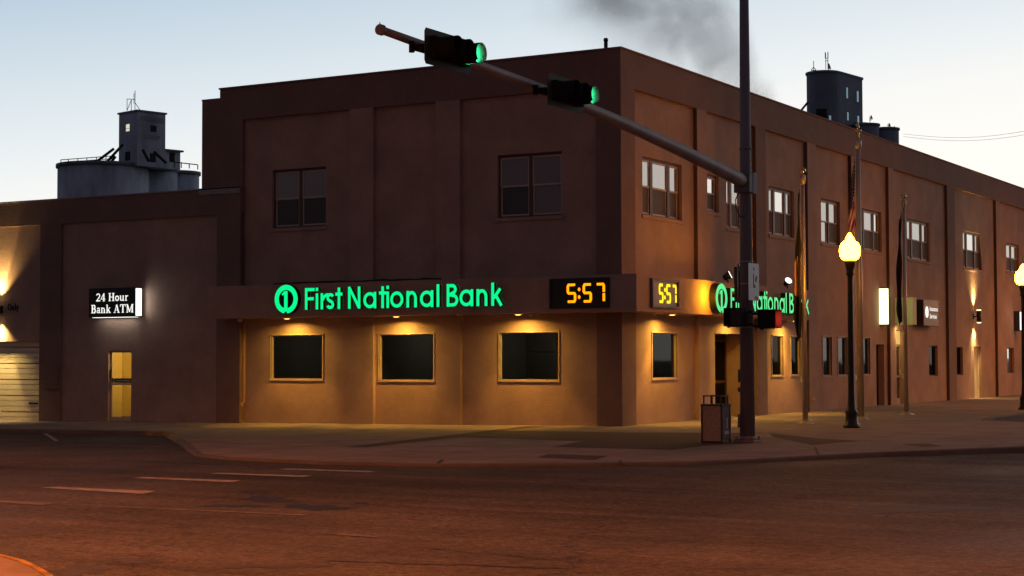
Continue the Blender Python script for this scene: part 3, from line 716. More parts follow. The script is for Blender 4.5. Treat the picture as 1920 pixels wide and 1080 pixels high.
f = MB(); f.lathe([(.045,0)],(0,0,0),3) if False else None
f.ribbon([(u0+.17+.045*math.cos(t_),1.13+.045*math.sin(t_)) for t_ in [i*math.pi/6 for i in range(12)]], .02, MA, d+.009, d+.014, True)
boxm(f, MA, u0+.26, u1-.12, 1.115, 1.145, d+.009, d+.013); f.build('door_decal', M['sign_face'], dr)
f = MB(); boxm(f, MA, u0+.03, u0+.05, 1.2, 1.5, d, d+.04); f.build('handle', M['black'], dr)

# ------------------------------------------------------------------ lettering (stroke glyphs in cap-height units)
def arc(cx, cy, rx, ry, a0, a1, n=14): return [(cx+rx*math.cos(R(a0+(a1-a0)*i/n)), cy+ry*math.sin(R(a0+(a1-a0)*i/n))) for i in range(n+1)]
W_ = .155; h_ = W_/2; XH = .74
def bowl(c=.36): return (arc(c, XH/2, c-h_, XH/2-h_, 0, 360, 28)[:-1], True)
GL = {
 'F': ([([(h_,0),(h_,1)],0), ([(W_,1-h_),(.56,1-h_)],0), ([(W_,.50),(.52,.50)],0)], .58),
 'i': ([([(h_,0),(h_,XH)],0), ([(h_,.85),(h_,1.0)],0)], W_),
 'r': ([([(h_,0),(h_,XH)],0), (arc(.40,.36,.27,.30,170,80,10),0)], .42),
 's': ([(arc(.235,.54,.155,.125,20,180,8)+arc(.25,.54,.17,.16,200,260,5)+arc(.20,.21,.17,.16,80,0,6)+arc(.225,.20,.15,.125,0,-165,9),0)], .46),
 't': ([([(.22,0),(.22,.98)],0), ([(.02,.68),(.42,.68)],0)], .44),
 'N': ([([(h_,0),(h_,1)],0), ([(.075,.96),(.625,.04)],0), ([(.70-h_,0),(.70-h_,1)],0)], .70),
 'a': ([bowl(), ([(.72-h_,0),(.72-h_,XH)],0)], .72),
 'o': ([bowl()], .72),
 'n': ([([(h_,0),(h_,XH)],0), ([(.57-h_,0)]+arc(.57/2,.40,.57/2-h_,.265,0,175,12),0)], .57),
 'l': ([([(h_,0),(h_,1)],0)], W_),
 'B': ([([(h_,0),(h_,1)],0), ([(W_,1-h_)]+arc(.30,.76,.16,.24-h_,90,-90,10)+[(W_,.52)],0), ([(W_,.53-.01)]+arc(.34,.285,.20,.285-h_,90,-90,10)+[(W_,h_)],0)], .62),
 'k': ([([(h_,0),(h_,1)],0), ([(.13,.33),(.46,.74)],0), ([(.24,.45),(.52,.0)],0)], .58),
}
def put(b, ch, mp, u0, sx, z0, H, d0, d1, mi=0, side=1, sw=None):
    for i, (pts, closed) in enumerate(GL[ch][0]):
        P = [(u0+x*sx, z0+y*H) for x,y in pts]
        b.ribbon(P, W_*H*.92, mp, d0, d1+i*.002, bool(closed), mi, side)
def bank_sign(name_mp, upos, logo_u, zc, d0, d1, gm, label, loc, rootmp):
    root = empty('bank_name_sign', loc, label, 'sign', 'lit green bank name signs on the canopy')
    lo = Vector(loc)
    mp = lambda u, z, d: tuple(Vector(name_mp(u,z,d))-lo)
    cz = zc[2]; r = .415
    b = MB(); pts = [(logo_u+ (r-.075)*math.sin(R(a)), cz+(r-.075)*math.cos(R(a))) for a in [188+i*(360-12)/40 for i in range(41)]]
    b.ribbon(pts, .15, mp, d0, d1, False, 0, 1)
    b.ribbon([(logo_u-.145,cz+.13),(logo_u-.085,cz+.165),(logo_u-.055,cz+.21)], .065, mp, d0, d1+.003, False, 0, 1)
    b.ribbon([(logo_u-.005,cz-.36),(logo_u-.005,cz+.235)], .125, mp, d0, d1+.006, False, 0, 1)
    lg = b.build('logo', [gm, M['letter_side']], root)
    b = MB(); b.hull_map([(logo_u+.43*math.cos(R(a)), cz+.43*math.sin(R(a))) for a in range(0,360,10)], mp, d0-.02, d0+.06)
    b.build('logo_housing', M['letter_side'], root)
    for ch, u in upos:
        H = zc[1]*(1.0); b = MB(); put(b, ch, mp, u, zc[1], zc[0], H, d0, d1)
        b.build('letter', [gm, M['letter_side']], root)
    return root
# glyph starts measured along the sign (px of the left sign; converted to metres along the wall)
pxs = [('F',299),('i',383),('r',421),('s',466),('t',535),('N',636),('a',756),('t',876),('i',936),('o',966),('n',1093),('a',1199),('l',1329),('B',1408),('a',1508),('n',1641),('k',1757)]
def sx_(v): return hit(500+v/4.174, 565, 1, -.98).x
posL = [(c, sx_(v)) for c, v in pxs]
logoL = (sx_(60)+sx_(245))/2
bank_sign(ML, posL, logoL, (3.205,.62,3.52), .86, .98, M['green'], 'green lit bank name letters and round logo on the left face of the canopy', (-7,-.84,3.0), ML)
yl = uR(1342.5,1.06,560)+.40; yk = uR(1516.5,1.06,560)
kL = sx_(1757)+.58*.62; scale = 1.0
posR = [(c, yl + (u-logoL)*((yk-yl)/(kL-logoL))) for c, u in posL]
bs2 = bank_sign(MR, posR, yl, (3.165,.62,3.47), .90, 1.06, M['green_pale'], 'green lit bank name letters on the canopy behind the traffic pole', (.84,8,3.0), MR)
b = MB(); 
b.tube((.06,yl-8-.34,.30),(.06,yl-8-.34,.62),.02,n=8); hb = b.build('added_hot_spot_tube', M['added_glow'], bs2)
light('AREA', 'added_hot_spot_light', hb, (.50,yl-8-.75,.53), 26, (1,.42,.012), (-1,.1,0), shape='RECTANGLE', size=.05, size_y=.4, spread=R(170))  # tube and area light added to make the warm spot beside the logo

# clock displays
DIG = {'5': [[(1,1),(.12,1),(0,.9),(0,.58),(.12,.5),(.88,.5),(1,.42),(1,.1),(.88,0),(0,0)]], '7': [[(0,1),(.88,1),(1,.9),(1,.54)],[(1,.46),(1,.0)]]}
def clock(mpw, loc, box, dg, col_, label, housing, faceinset, cdots, zr, sw, back):
    root = empty('time_display', loc, label, 'clock', 'lit time displays on the canopy corner')
    lo = Vector(loc); mp = lambda u,z,d: tuple(Vector(mpw(u,z,d))-lo)
    u0,u1,z0,z1 = box; b = MB(); t = .06
    boxm(b, mp, u0, u1, z0, z1, .80, .86)
    for (a,e,q,r) in ((u0,u1,z1-t,z1),(u0,u1,z0,z0+t),(u0,u0+t,z0+t,z1-t),(u1-t,u1,z0+t,z1-t)): boxm(b, mp, a, e, q, r, .86, .86+faceinset)
    b.build('housing', housing, root)
    b = MB(); boxm(b, mp, u0+t, u1-t, z0+t, z1-t, .861, .868); b.build('display_face', back, root)
    zb, H = zr
    for ch, a, wd in dg:
        b = MB()
        for i, st in enumerate(DIG[ch]): b.ribbon([(a+x*wd, zb+y*H) for x,y in st], sw, mp, .87, .88+i*.001)
        b.build('digit', col_, root)
    b = MB()
    for zz in (zb+H*.26, zb+H*.72): b.hull_map([(cdots+sw*.55*math.cos(R(a)), zz+sw*.75*math.sin(R(a))) for a in range(0,360,30)], mp, .87, .88)
    b.build('colon', col_, root)
    return root
ux = lambda p: hit(p,550,1,-.88).x
clock(ML, (-.8,-.84,3.1), (ux(1030),ux(1142),3.10,3.89), [('5',ux(1064.5),ux(1078)-ux(1064.5)),('5',ux(1094.5),ux(1107.5)-ux(1094.5)),('7',ux(1119),ux(1132)-ux(1119))], M['amber'], 'wide black clock display with amber digits reading 5:57 left of the canopy corner', M['black'], .03, ux(1085.7), (3.275,.44), .062, M['black'])
uy = lambda p: hit(p,550,0,.88).y
M['grey_face'] = mat('clock_face_grey', (.22,.13,.12), .4)
clock(MR, (.84,.9,3.1), (uy(1221.5),uy(1272.5),3.11,3.88), [('5',uy(1237),uy(1243)-uy(1237)),('5',uy(1250.7),uy(1257)-uy(1250.7)),('7',uy(1262),uy(1267.7)-uy(1262))], M['yellow_led'], 'narrow-looking grey-framed clock display with yellow digits right of the canopy corner', M['galv'], .06, uy(1247), (3.28,.44), .075, M['grey_face'])

# ATM sign
def serif_glyphs():
    V = .17; T = .075; S = .06
    def st(x, y0, y1, foot=True, head=True, w=V):
        o = [([(x,y0),(x,y1)], w)]
        if foot: o.append(([(x-w*.5-S,y0+.03),(x+w*.5+S,y0+.03)], .06))
        if head: o.append(([(x-w*.5-S,y1-.03),(x+w*.5+S,y1-.03)], .06))
        return o
    G = {}
    G['2'] = ([(arc(.28,.72,.20,.22,170,-10,10)+[(.44,.55),(.10,.08)],.12),([(.04,.06),(.54,.06)],.12),([(.51,.02),(.55,.2)],.06)], .60)
    G['4'] = (st(.40,0,1,True,False,.15)+[([(.40,.96),(.04,.32)],.08),([(.02,.28),(.58,.28)],.08)], .62)
    G['H'] = (st(.17,0,1)+st(.63,0,1)+[([(.2,.5),(.6,.5)],T)], .82)
    G['o'] = ([(arc(.27,.33,.20,.27,0,360,20)[:-1],.13,1)], .56)
    G['u'] = (st(.13,.05,.66,False,False,.14)+[([(.03,.63),(.15,.63)],.06),([(.13,.2)]+arc(.28,.2,.15,.14,180,350,8),.10)]+st(.47,0,.66,False,False,.14)+[([(.38,.63),(.48,.63)],.06),([(.46,.03),(.6,.03)],.06)], .64)
    G['r'] = (st(.15,0,.66,True,False,.14)+[([(.04,.63),(.17,.63)],.06),(arc(.35,.40,.18,.2,170,70,8),.10)], .48)
    G['B'] = (st(.17,0,1)+[([(.2,.96),(.36,.96)],T),([(.2,.53),(.38,.53)],T),([(.2,.04),(.38,.04)],T),(arc(.36,.75,.15,.21,90,-90,10),.13),(arc(.38,.28,.19,.24,90,-90,10),.14)], .68)
    G['a'] = ([([(.10,.50)]+arc(.25,.45,.14,.16,150,0,8)+[(.39,.05)],.11),(arc(.22,.19,.14,.15,0,360,16)[:-1],.09,1),([(.38,.05),(.52,.05)],.07)], .54)
    G['n'] = (st(.14,0,.66,True,False,.14)+[([(.03,.63),(.15,.63)],.06),(arc(.31,.42,.16,.18,175,0,10)+[(.47,.4)],.09)]+st(.47,0,.45,True,False,.14), .66)
    G['k'] = (st(.14,0,1,True,False,.14)+[([(.03,.97),(.15,.97)],.06),([(.18,.26),(.46,.62)],.07),([(.28,.4),(.50,.04)],.13),([(.38,.63),(.54,.63)],.05),([(.38,.03),(.60,.03)],.06)], .60)
    G['A'] = ([([(.40,.98),(.14,.02)],.07),([(.40,.98),(.66,.02)],.16),([(.24,.32),(.58,.32)],.06),([(.02,.03),(.26,.03)],.06),([(.52,.03),(.80,.03)],.06)], .80)
    G['T'] = (st(.38,0,.98,True,False)+[([(.04,.95),(.72,.95)],.08),([(.06,.96),(.06,.72)],.06),([(.70,.96),(.70,.72)],.06)], .76)
    G['M'] = (st(.15,0,1,True,False,.09)+[([(.16,.96),(.46,.08)],.15),([(.46,.08),(.76,.96)],.07)]+st(.80,0,1,True,False,.17)+[([(.02,.97),(.2,.97)],.06),([(.74,.97),(.94,.97)],.06)], .96)
    G['O'] = ([(arc(.38,.5,.29,.42,0,360,24)[:-1],.14,1)], .78)
    G['l'] = (st(.14,0,1,True,False,.14)+[([(.03,.97),(.15,.97)],.06)], .30)
    G['y'] = ([([(.08,.62),(.28,.05)],.13),([(.48,.62),(.22,-.22),(.08,-.22)],.07),([(.0,.63),(.2,.63)],.06),([(.38,.63),(.56,.63)],.06)], .58)
    return G
SG = serif_glyphs()
def serif(b, txt, mp, u0, u1, z0, H, d0, d1):
    tot = sum(.34 if c == ' ' else SG[c][1]+.03 for c in txt); k = (u1-u0)/tot; u = u0
    for c in txt:
        if c == ' ': u += .34*k; continue
        for i, s in enumerate(SG[c][0]):
            b.ribbon([(u+x*k, z0+y*H) for x,y in s[0]], s[1]*H*1.05, mp, d0, d1+.0008*i, len(s) > 2)
        u += (SG[c][1]+.03)*k
lo = (-17.6,-.04,3.1)
atm = empty('atm_sign', lo, 'black illuminated sign reading 24 Hour Bank ATM above the lit glass door', 'sign')
mp = lambda u,z,d: tuple(Vector(ML(u,z,d))-Vector(lo))
fd = .42
ax = lambda p, dd=fd: hit(p,567,1,-dd).x
u0, u1 = ax(166.5), ax(253.5); z0, z1 = 3.12, 4.03
b = MB(); boxm(b, mp, u0, u1, z0, z1, .14, fd-.005); b.build('cabinet', M['black'], atm)
b = MB(); boxm(b, mp, u0+.01, u1-.01, z0+.01, z1-.01, fd-.004, fd); b.build('face', M['black'], atm)
b = MB(); boxm(b, mp, u1+.001, u1+.02, z0+.03, z1-.03, .15, fd-.02); b.build('end_panel', M['white_glow'], atm)
b = MB(); boxm(b, mp, u0+.1, u1-.1, z0-.012, z0-.002, .16, .36); b.build('bottom_panel', M['white_glow'], atm)
b = MB(); boxm(b, mp, u0+.3, u1-.3, z0+.2, z1-.2, .04, .14); b.build('bracket', M['black'], atm)
b = MB(); serif(b, '24 Hour', mp, ax(180), ax(241.5), 3.62, .25, fd, fd+.006); serif(b, 'Bank ATM', mp, ax(171), ax(251), 3.25, .26, fd, fd+.006); b.build('lettering', M['white_text'], atm)
light('AREA', 'glow_side', atm, mp(u1+.06,3.57,.26), 1.6, (1,1,.85), (1,.0,0), shape='RECTANGLE', size=.2, size_y=.8)
light('AREA', 'glow_below', atm, mp((u0+u1)/2,z0-.04,.22), 1.6, (1,1,.85), (0,0,-1), shape='RECTANGLE', size=1.2, size_y=.2)
b = MB(); serif(b, 'Only', lambda u,z,d: tuple(Vector(ML(u,z,d))-Vector((-22.1,-.04,3.4))), hit(14.5,575,1,-.05).x, hit(35.5,575,1,-.05).x, 3.42, .22, .0, .06)
b.build('wall_lettering', M['black'], None, (-22.1,-.04,3.4)); tag(bpy.data.objects['wall_lettering'], 'small black wall letters reading Only beside the bright sconce, over the garage door', 'lettering')

# insurance sign on right facade
def txt(body, size, mp, u0, z0, d, m, parent, name='lettering', wid=None, ext=.01, bold=.012):
    cu = bpy.data.curves.new('t', 'FONT'); cu.body = body; cu.size = 1; cu.resolution_u = 3; cu.offset = bold
    ob = bpy.data.objects.new('t', cu); me = bpy.data.meshes.new_from_object(ob)
    xs = [v.co.x for v in me.vertices]; x0, x1 = min(xs), max(xs); k = size if wid is None else wid/(x1-x0)
    for v in me.vertices: v.co = Vector(mp(u0+(v.co.x-x0)*k, z0+v.co.y*size, d))
    me.materials.clear(); me.materials.append(m); me.name = name
    o = bpy.data.objects.new(name, me); col.objects.link(o); o.parent = parent
    bpy.data.objects.remove(ob); bpy.data.curves.remove(cu); return o
lo = (0,25.5,3.1)
isg = empty('insurance_sign', lo, 'brown wall sign with white round logo and the words Insurance Services', 'sign')
mp = lambda u,z,d: tuple(Vector(MR(u,z,d))-Vector(lo))
ya, yb_ = uR(1732,.28,587), uR(1760,.28,587); z0, z1 = 3.06, 4.09
b = MB(); boxm(b, mp, ya, yb_, z0, z1, -.10, .27); b.build('cabinet', M['black'], isg)
M['bronze_face'] = mat('sign_bronze_face', (.20,.13,.09), .5, .2)
b = MB(); boxm(b, mp, ya+.01, yb_-.01, z0+.01, z1-.01, .271, .28); b.build('face', M['bronze_face'], isg)
b = MB(); cu_ = uR(1738,.285,587); cz = 3.60
b.ribbon([(cu_+.16*math.cos(R(a)), cz+.17*math.sin(R(a))) for a in range(0,360,15)], .12, mp, .281, .290, True)
b.ribbon([(cu_,cz-.15),(cu_,cz+.10)], .07, mp, .281, .292); b.build('logo', M['white_text'], isg)
tu = uR(1743.5,.285,587); te = uR(1758.3,.285,587)
txt('Insurance', .26, mp, tu, 3.66, .285, M['white_text'], isg, wid=te-tu); txt('Services', .26, mp, tu, 3.36, .285, M['white_text'], isg, wid=(te-tu)*.86)

# lit white projecting sign + entrance canopy box
lo = (0,22.0,3.0)
ws = empty('projecting_sign', lo, 'tall glowing blank white sign box projecting from the right facade', 'sign')
p0 = hit(1643,575,1,22.0); p1 = hit(1666,575,1,22.0)
b = MB(); b.box(p0.x-.03,p1.x+.03,.002,.16,.0,1.42); b.box(-.14,p0.x-.02,.08,.2,.5,.9); b.build('cabinet', M['sign_back'], ws)
b = MB(); b.box(p0.x,p1.x,-.03,.0,.04,1.38,bev=.012); b.build('lit_panel', M['white_panel'], ws)
light('AREA', 'panel_glow', ws, ((p0.x+p1.x)/2+.3,.34,.7), 5, (.85,1,.4), (.6,1,0), shape='RECTANGLE', size=.4, size_y=1.2)
y_=23.55; q0 = hit(1672,587,1,y_); q1 = hit(1711.5,587,1,y_); q2 = hit(1718.5,587,0,q1.x)
M['olive'] = mat('entrance_box_paint', (.50,.50,.32), .6, var=.05)
b = MB(); b.box(PD-.01,q1.x,y_-y_,q2.y-y_,0,1.02); b.box(PD-.01,q1.x+.02,-.02,q2.y-y_+.02,1.022,1.05)
tag(b.build('entrance_hood', M['olive'], None, (0,y_,3.04)), 'boxy olive hood projecting over the glass side entrance between two signs', 'awning')
light('AREA', 'hood_lamp', bpy.data.objects['entrance_hood'], (.25,(q2.y-y_)/2,-.02), 16, (1,.62,.2), (-.15,.1,-1), shape='DISK', size=.2)
# far white sign at the right edge
y_=42.4; p0 = hit(1910.5,603,1,y_); p1 = hit(1919,603,1,y_)
fs = empty('projecting_sign', (0,y_,3.05), 'narrow glowing white sign on the far facade behind the second lamp post', 'sign')
b = MB(); b.box(-.13,p1.x+.5,.0,.25,0,.95); b.build('cabinet', M['sign_back'], fs)
b = MB(); b.box(p0.x+.05,p1.x+.45,-.02,-.001,.04,.91); b.build('lit_panel', M['white_glow'], fs)

# ------------------------------------------------------------------ sconces
def make_sconce(loc, label, rz, pw):
    s = empty('wall_sconce', loc, label, 'wall lamp', 'up and down wall sconces', rz)   # local +X = outward
    b = MB(); b.box(-.0,.04,-.07,.07,-.12,.12); b.tube((.03,0,0),(.16,0,0),.03,n=10); b.build('bracket', M['black'], s)
    b = MB(); b.lathe([(.10,-.26),(.10,.26)],(.24,0,0),20); b.build('housing', M['black'], s)
    b = MB(); b.lathe([(.098,.262),(.098,.285),(.07,.29)],(.24,0,0),20); b.build('top_lens', M['sconce'], s)
    b = MB(); b.lathe([(.06,-.29),(.085,-.285),(.09,-.262)],(.24,0,0),20); b.build('bottom_lens', M['sconce'], s)
    for z, d in ((.34,1),(-.36,-1)):
        light('SPOT', 'beam', s, (.14,0,z), pw, (1,.66,.22), (-.13,0,d), spot_size=R(46), spot_blend=.6, shadow_soft_size=.04)
        light('SPOT', 'spill', s, (.2,0,z), pw*.5, (1,.66,.22), (-.05,0,d), spot_size=R(100), spot_blend=.8, shadow_soft_size=.06)
    return s
pS = hit(3,580,1,-.04)
make_sconce((pS.x,-.04,3.45), 'bright up and down sconce over the garage door at the left edge', -math.pi/2, 640)
make_sconce((PD,35.2,3.6), 'up and down sconce above the cream side door far down the right facade', 0, 520)

# ------------------------------------------------------------------ flag floodlights on the canopy
def flood(loc, label, aim, rz):
    f = empty('floodlight', loc, label, 'floodlight', 'floodlights on the canopy top')
    b = MB(); b.tube((0,0,-.02),(0,0,.08),.03,n=8); b.box(-.04,.04,-.1,.1,.07,.10); b.build('bracket', M['black'], f)
    d = Vector(aim).normalized(); c = Vector((0,0,.2))
    b = MB(); b.tube(c-d*.15, c+d*.07, .07, .13, 16); b.build('housing', M['black'], f)
    b = MB(); b.tube(c+d*.071, c+d*.085, .115, .115, 16); b.build('lens', M['flood'], f)
    light('SPOT', 'flood_beam', f, c+d*.11, 110, (1,.85,.6), tuple(d), spot_size=R(50), spot_blend=.5, shadow_soft_size=.08)
flood((.60,5.75,3.98), 'bright floodlight on the canopy top left of the traffic pole', (1.0,.35,.55), 0)
flood((.60,10.55,3.98), 'floodlight on the canopy top behind the first flag', (1.0,-.7,.9), 0)

# ------------------------------------------------------------------ lamp posts
def make_lamp():
    s = empty('street_lamp', (0,0,0), 'tall black street lamp', 'street lamp', 'black post-top street lamps along the pavement')
    b = MB(); b.lathe([(.22,0),(.22,.06),(.17,.10),(.15,.35),(.17,.40),(.12,.48),(.10,.62),(.085,.9),(.07,3.9),(.075,3.95),(.11,4.0),(.09,4.06),(.11,4.14),(.15,4.30),(.16,4.36)],n=20)
    b.build('post', M['black_metal'], s)
    b = MB(); b.lathe([(.14,4.362),(.21,4.40),(.255,4.48),(.272,4.60),(.262,4.71),(.215,4.81),(.14,4.87),(.105,4.90),(.108,4.94),(.09,4.97),(.06,5.0),(.055,5.03),(.03,5.07),(0,5.09)],n=24)
    b.build('globe', M['globe'], s)
    return s
lamp = make_lamp()
def base_at(px, py):
    z = 0
    for _ in range(5): p = hit(px,py,2,z); z = z_walk(p.x,p.y)
    return (p.x,p.y,z)
lamp.location = base_at(1597,802)
lamp['label'] = 'tall black street lamp with glowing amber globe beside the flagpoles'
l2 = copy_tree(lamp); l2.location = base_at(1921.5,768); l2['label'] = 'black street lamp with glowing globe at the right edge of the photo'
l3 = copy_tree(lamp); l3.location = (5.0,41.5,-.03); l3['label'] = 'black street lamp with glowing globe farthest along the side street'

# ------------------------------------------------------------------ flagpoles
def flagpole(loc, H, r, label, fin):
    s = empty('flagpole', loc, label, 'flagpole', 'metal flagpoles in front of the right facade')
    b = MB(); b.tube((0,0,0),(0,0,H-.35),r,r*.55,16); b.build('pole', M['alu'], s)
    b = MB(); b.lathe([(.24,0),(.24,.02),(.15,.06),(r+.01,.10)],n=20); b.build('base_collar', M['alu'], s)
    b = MB(); b.lathe([(r*.55,H-.40),(r*.95,H-.38),(r*1.0,H-.16),(r*.6,H-.13),(.02,H-.12)],n=14); b.build('truck', M['alu'], s)
    b = MB()
    if fin == 'ball': b.lathe([(.02,H-.12)]+[(.085*math.sin(R(a)), H-.02-.085*math.cos(R(a))) for a in range(15,181,15)],n=16)
    else:
        b.lathe([(.02,H-.12),(.05,H-.06),(.03,H),(.06,H+.06),(.02,H+.12)],n=12)
        b.box(-.10,.10,-.015,.015,H+.12,H+.16); b.lathe([(.04,H+.16),(.055,H+.24),(.03,H+.32),(0,H+.40)],n=10); b.box(-.06,.02,-.03,.03,H+.28,H+.34)
    b.build('finial', M['gold'], s)
    b = MB(); b.tube((-r-.015,-.02,1.2),(-r*.6-.02,-.02,H-.25),.006,n=5); b.box(-r-.05,-r-.0,-.03,.0,1.15,1.3); b.build('halyard', M['white'], s)
    return s
def flag(loc, top, Lh, wmax, shade, m, label, seed, rz=0.0):
    """a limp flag hanging down the pole: cloth gathered in folds, hoist at the pole, fly draped downwards"""
    rnd = random.Random(seed); bm = bmesh.new(); uvl = bm.loops.layers.uv.new('UVMap'); NU, NV = 30, 60; V = []
    ph = [rnd.uniform(0,6.28) for _ in range(6)]
    for j in range(NV+1):
        v = j/NV; row = []
        env = wmax*(.18+.82*min(1, (v/.55))**.8)*(1-.45*max(0,(v-.86)/.14))
        for i in range(NU+1):
            u = i/NU
            x = -u*env - .02
            y = .05*math.sin(u*9+ph[0]+v*1.3)*(.4+.6*v) + .03*math.sin(u*17+ph[1]-v*3)
            x += .018*math.sin(v*14+ph[2]+u*4)
            z = -v*Lh - .10*Lh*u*(1-v)*.9 + (.04*math.sin(u*7+ph[3]) if j == NV else 0) - .12*u*v
            row.append(bm.verts.new((x, y, z)))
        V.append(row)
    for j in range(NV):
        for i in range(NU):
            f = bm.faces.new((V[j][i],V[j][i+1],V[j+1][i+1],V[j+1][i])); f.smooth = True
            for lp, (a, c) in zip(f.loops, ((i,j),(i+1,j),(i+1,j+1),(i,j+1))): lp[uvl].uv = (a/NU, 1-c/NV)
    me = bpy.data.meshes.new('flag'); bm.to_mesh(me); bm.free(); me.materials.append(m)
    o = bpy.data.objects.new('flag', me); col.objects.link(o); o.location = (loc[0]-.06, loc[1]-.06, loc[2]+top); o.rotation_euler = (0,0,rz)
    md = o.modifiers.new('thickness', 'SOLIDIFY'); md.thickness = .004
    tag(o, label, 'flag', 'limp flags on the flagpoles'); return o
def flag_mat(name, kind):
    A = bpy.data.materials.new(name); A.use_nodes = True; n = A.node_tree; b = n.nodes['Principled BSDF']; b.inputs['Roughness'].default_value = .8
    uv = n.nodes.new('ShaderNodeUVMap'); sp = n.nodes.new('ShaderNodeSeparateXYZ'); n.links.new(uv.outputs[0], sp.inputs[0])
    def mth(op, a, c=None):
        x = n.nodes.new('ShaderNodeMath'); x.operation = op
        for i, q in enumerate((a, c)):
            if q is None: continue
            if isinstance(q, (int, float)): x.inputs[i].default_value = q
            else: n.links.new(q, x.inputs[i])
        return x.outputs[0]
    def mix(f, c1, c2):
        x = n.nodes.new('ShaderNodeMix'); x.data_type = 'RGBA'
        n.links.new(f, x.inputs[0])
        for i, q in ((6, c1), (7, c2)):
            if isinstance(q, tuple): x.inputs[i].default_value = (*q, 1)
            else: n.links.new(q, x.inputs[i])
        return x.outputs[2]
    U, V = sp.outputs[0], sp.outputs[1]
    if kind == 'usa':
        t = mth('ADD', mth('MULTIPLY', U, 2.6), mth('MULTIPLY', V, 6.0)); fr = mth('FRACT', t)
        stripes = mix(mth('GREATER_THAN', fr, .5), (.42,.03,.04), (.75,.70,.66))
        canton = mth('GREATER_THAN', mth('ADD', V, mth('MULTIPLY', U, .12)), .62)
        vo = n.nodes.new('ShaderNodeTexVoronoi'); vo.inputs['Scale'].default_value = 1; vo.inputs['Randomness'].default_value = .15
        mp_ = n.nodes.new('ShaderNodeMapping'); mp_.inputs['Scale'].default_value = (5, 30, 1); n.links.new(uv.outputs[0], mp_.inputs[0]); n.links.new(mp_.outputs[0], vo.inputs['Vector'])
        stars = mix(mth('LESS_THAN', vo.outputs['Distance'], .22), (.02,.03,.14), (.75,.74,.72))
        c = mix(canton, stripes, stars)
    elif kind == 'dark_gold':
        d1_ = mth('ADD', mth('POWER', mth('MULTIPLY', mth('SUBTRACT', U, .62), 1.6), 2), mth('POWER', mth('MULTIPLY', mth('SUBTRACT', V, .44), 5.2), 2))
        d2_ = mth('ADD', mth('POWER', mth('MULTIPLY', mth('SUBTRACT', U, .15), 2.0), 2), mth('POWER', mth('MULTIPLY', mth('SUBTRACT', V, .45), 10.5), 2))
        ring = mth('MULTIPLY', mth('LESS_THAN', d1_, .55), mth('GREATER_THAN', d2_, .35))
        c = mix(ring, (.012,.016,.012), (.62,.36,.10))
    else:
        z = n.nodes.new('ShaderNodeTexNoise'); z.inputs['Scale'].default_value = 6; n.links.new(uv.outputs[0], z.inputs[0])
        c = mix(z.outputs[0], (.012,.014,.04), (.03,.03,.07))
    n.links.new(c, b.inputs['Base Color']); return A
FP = [base_at(1510,795), base_at(1614.5,787), base_at(1699.5,778)]
flagpole(FP[0], 6.98, .075, 'short flagpole with gold ball and dark flag, nearest the traffic pole', 'ball')
flagpole(FP[1], 8.35, .105, 'tallest flagpole with ornate gold finial, just behind the street lamp', 'eagle')
flagpole(FP[2], 6.95, .075, 'slender flagpole with gold ball and navy flag in front of the signs', 'ball')
flag(FP[0], 6.45, 4.05, .165, 0, flag_mat('flag_dark_gold', 'dark_gold'), 'limp dark flag with a golden patch on the first short flagpole', 3)
flag(FP[1], 7.7, 3.0, .22, 0, flag_mat('flag_stars_stripes', 'usa'), 'limp flag with stars and red and white stripes above the lamp globe', 5)
flag(FP[2], 6.45, 3.5, .17, 0, flag_mat('flag_navy', 'navy'), 'limp dark navy flag hanging on the farthest flagpole', 9)

# ------------------------------------------------------------------ traffic signal pole
PB = Vector(base_at(1402,829)); 
tp = empty('traffic_signal_pole', PB, 'grey steel traffic signal pole with long mast arm on the street corner', 'signal pole')
b = MB(); b.tube((0,0,.03),(0,0,11.5),.168,.093,28); b.tube((0,0,6.55),(0,0,6.6),.137,.137,28); b.build('pole', M['galv'], tp)
b = MB(); b.box(-.24,.24,-.24,.24,0,.05,bev=.01); b.lathe([(.21,.05),(.19,.10),(.175,.14)],n=24)
for sx in (-.19,.19):
    for sy in (-.19,.19): b.tube((sx,sy,.04),(sx,sy,.13),.025,n=6)
b.build('base_plate', M['galv'], tp)
L = 14.45; zA = 5.72-PB.z; 
def armp(s): t = s/L; return Vector((0, -s, zA + 1.05*t + .22*math.sin(math.pi*t)*.7))
b = MB(); N = 24
pts = [armp(.1+(L-.1)*i/N) for i in range(N+1)]
rings = []
for i, p in enumerate(pts):
    r = .155 + (.062-.155)*i/N
    rings.append([b.bm.verts.new(p+Vector((r*math.cos(2*math.pi*k/18),0,r*math.sin(2*math.pi*k/18)))) for k in range(18)])
for a, c in zip(rings, rings[1:]):
    for k in range(18): f = b.bm.faces.new((a[k],a[(k+1)%18],c[(k+1)%18],c[k])); f.smooth = True
b.bm.faces.new(rings[0]); b.bm.faces.new(rings[-1])
b.build('mast_arm', M['arm_steel'], tp)
b = MB(); e = armp(L); b.tube(e+Vector((0,.03,0)), e+Vector((0,-.04,0)), .085, .085, 18); b.tube(e+Vector((0,-.03,.05)), e+Vector((0,-.03,.11)), .008, n=6); b.build('arm_cap', M['galv'], tp)
b = MB(); b.box(-.19,.19,-.24,.15,zA-.24,zA+.20,bev=.012); b.box(.14,.2,-.03,.2,zA-.25,zA+.22); b.build('arm_bracket', M['galv'], tp)
b = MB(); b.path([(-.1,-.17,zA-.24),(-.12,-.3,zA-.4),(-.1,-.34,zA-.6),(-.02,-.3,zA-.78),(.04,-.17,zA-.8)],.012,8); b.build('cable_loop', M['cable'], tp)
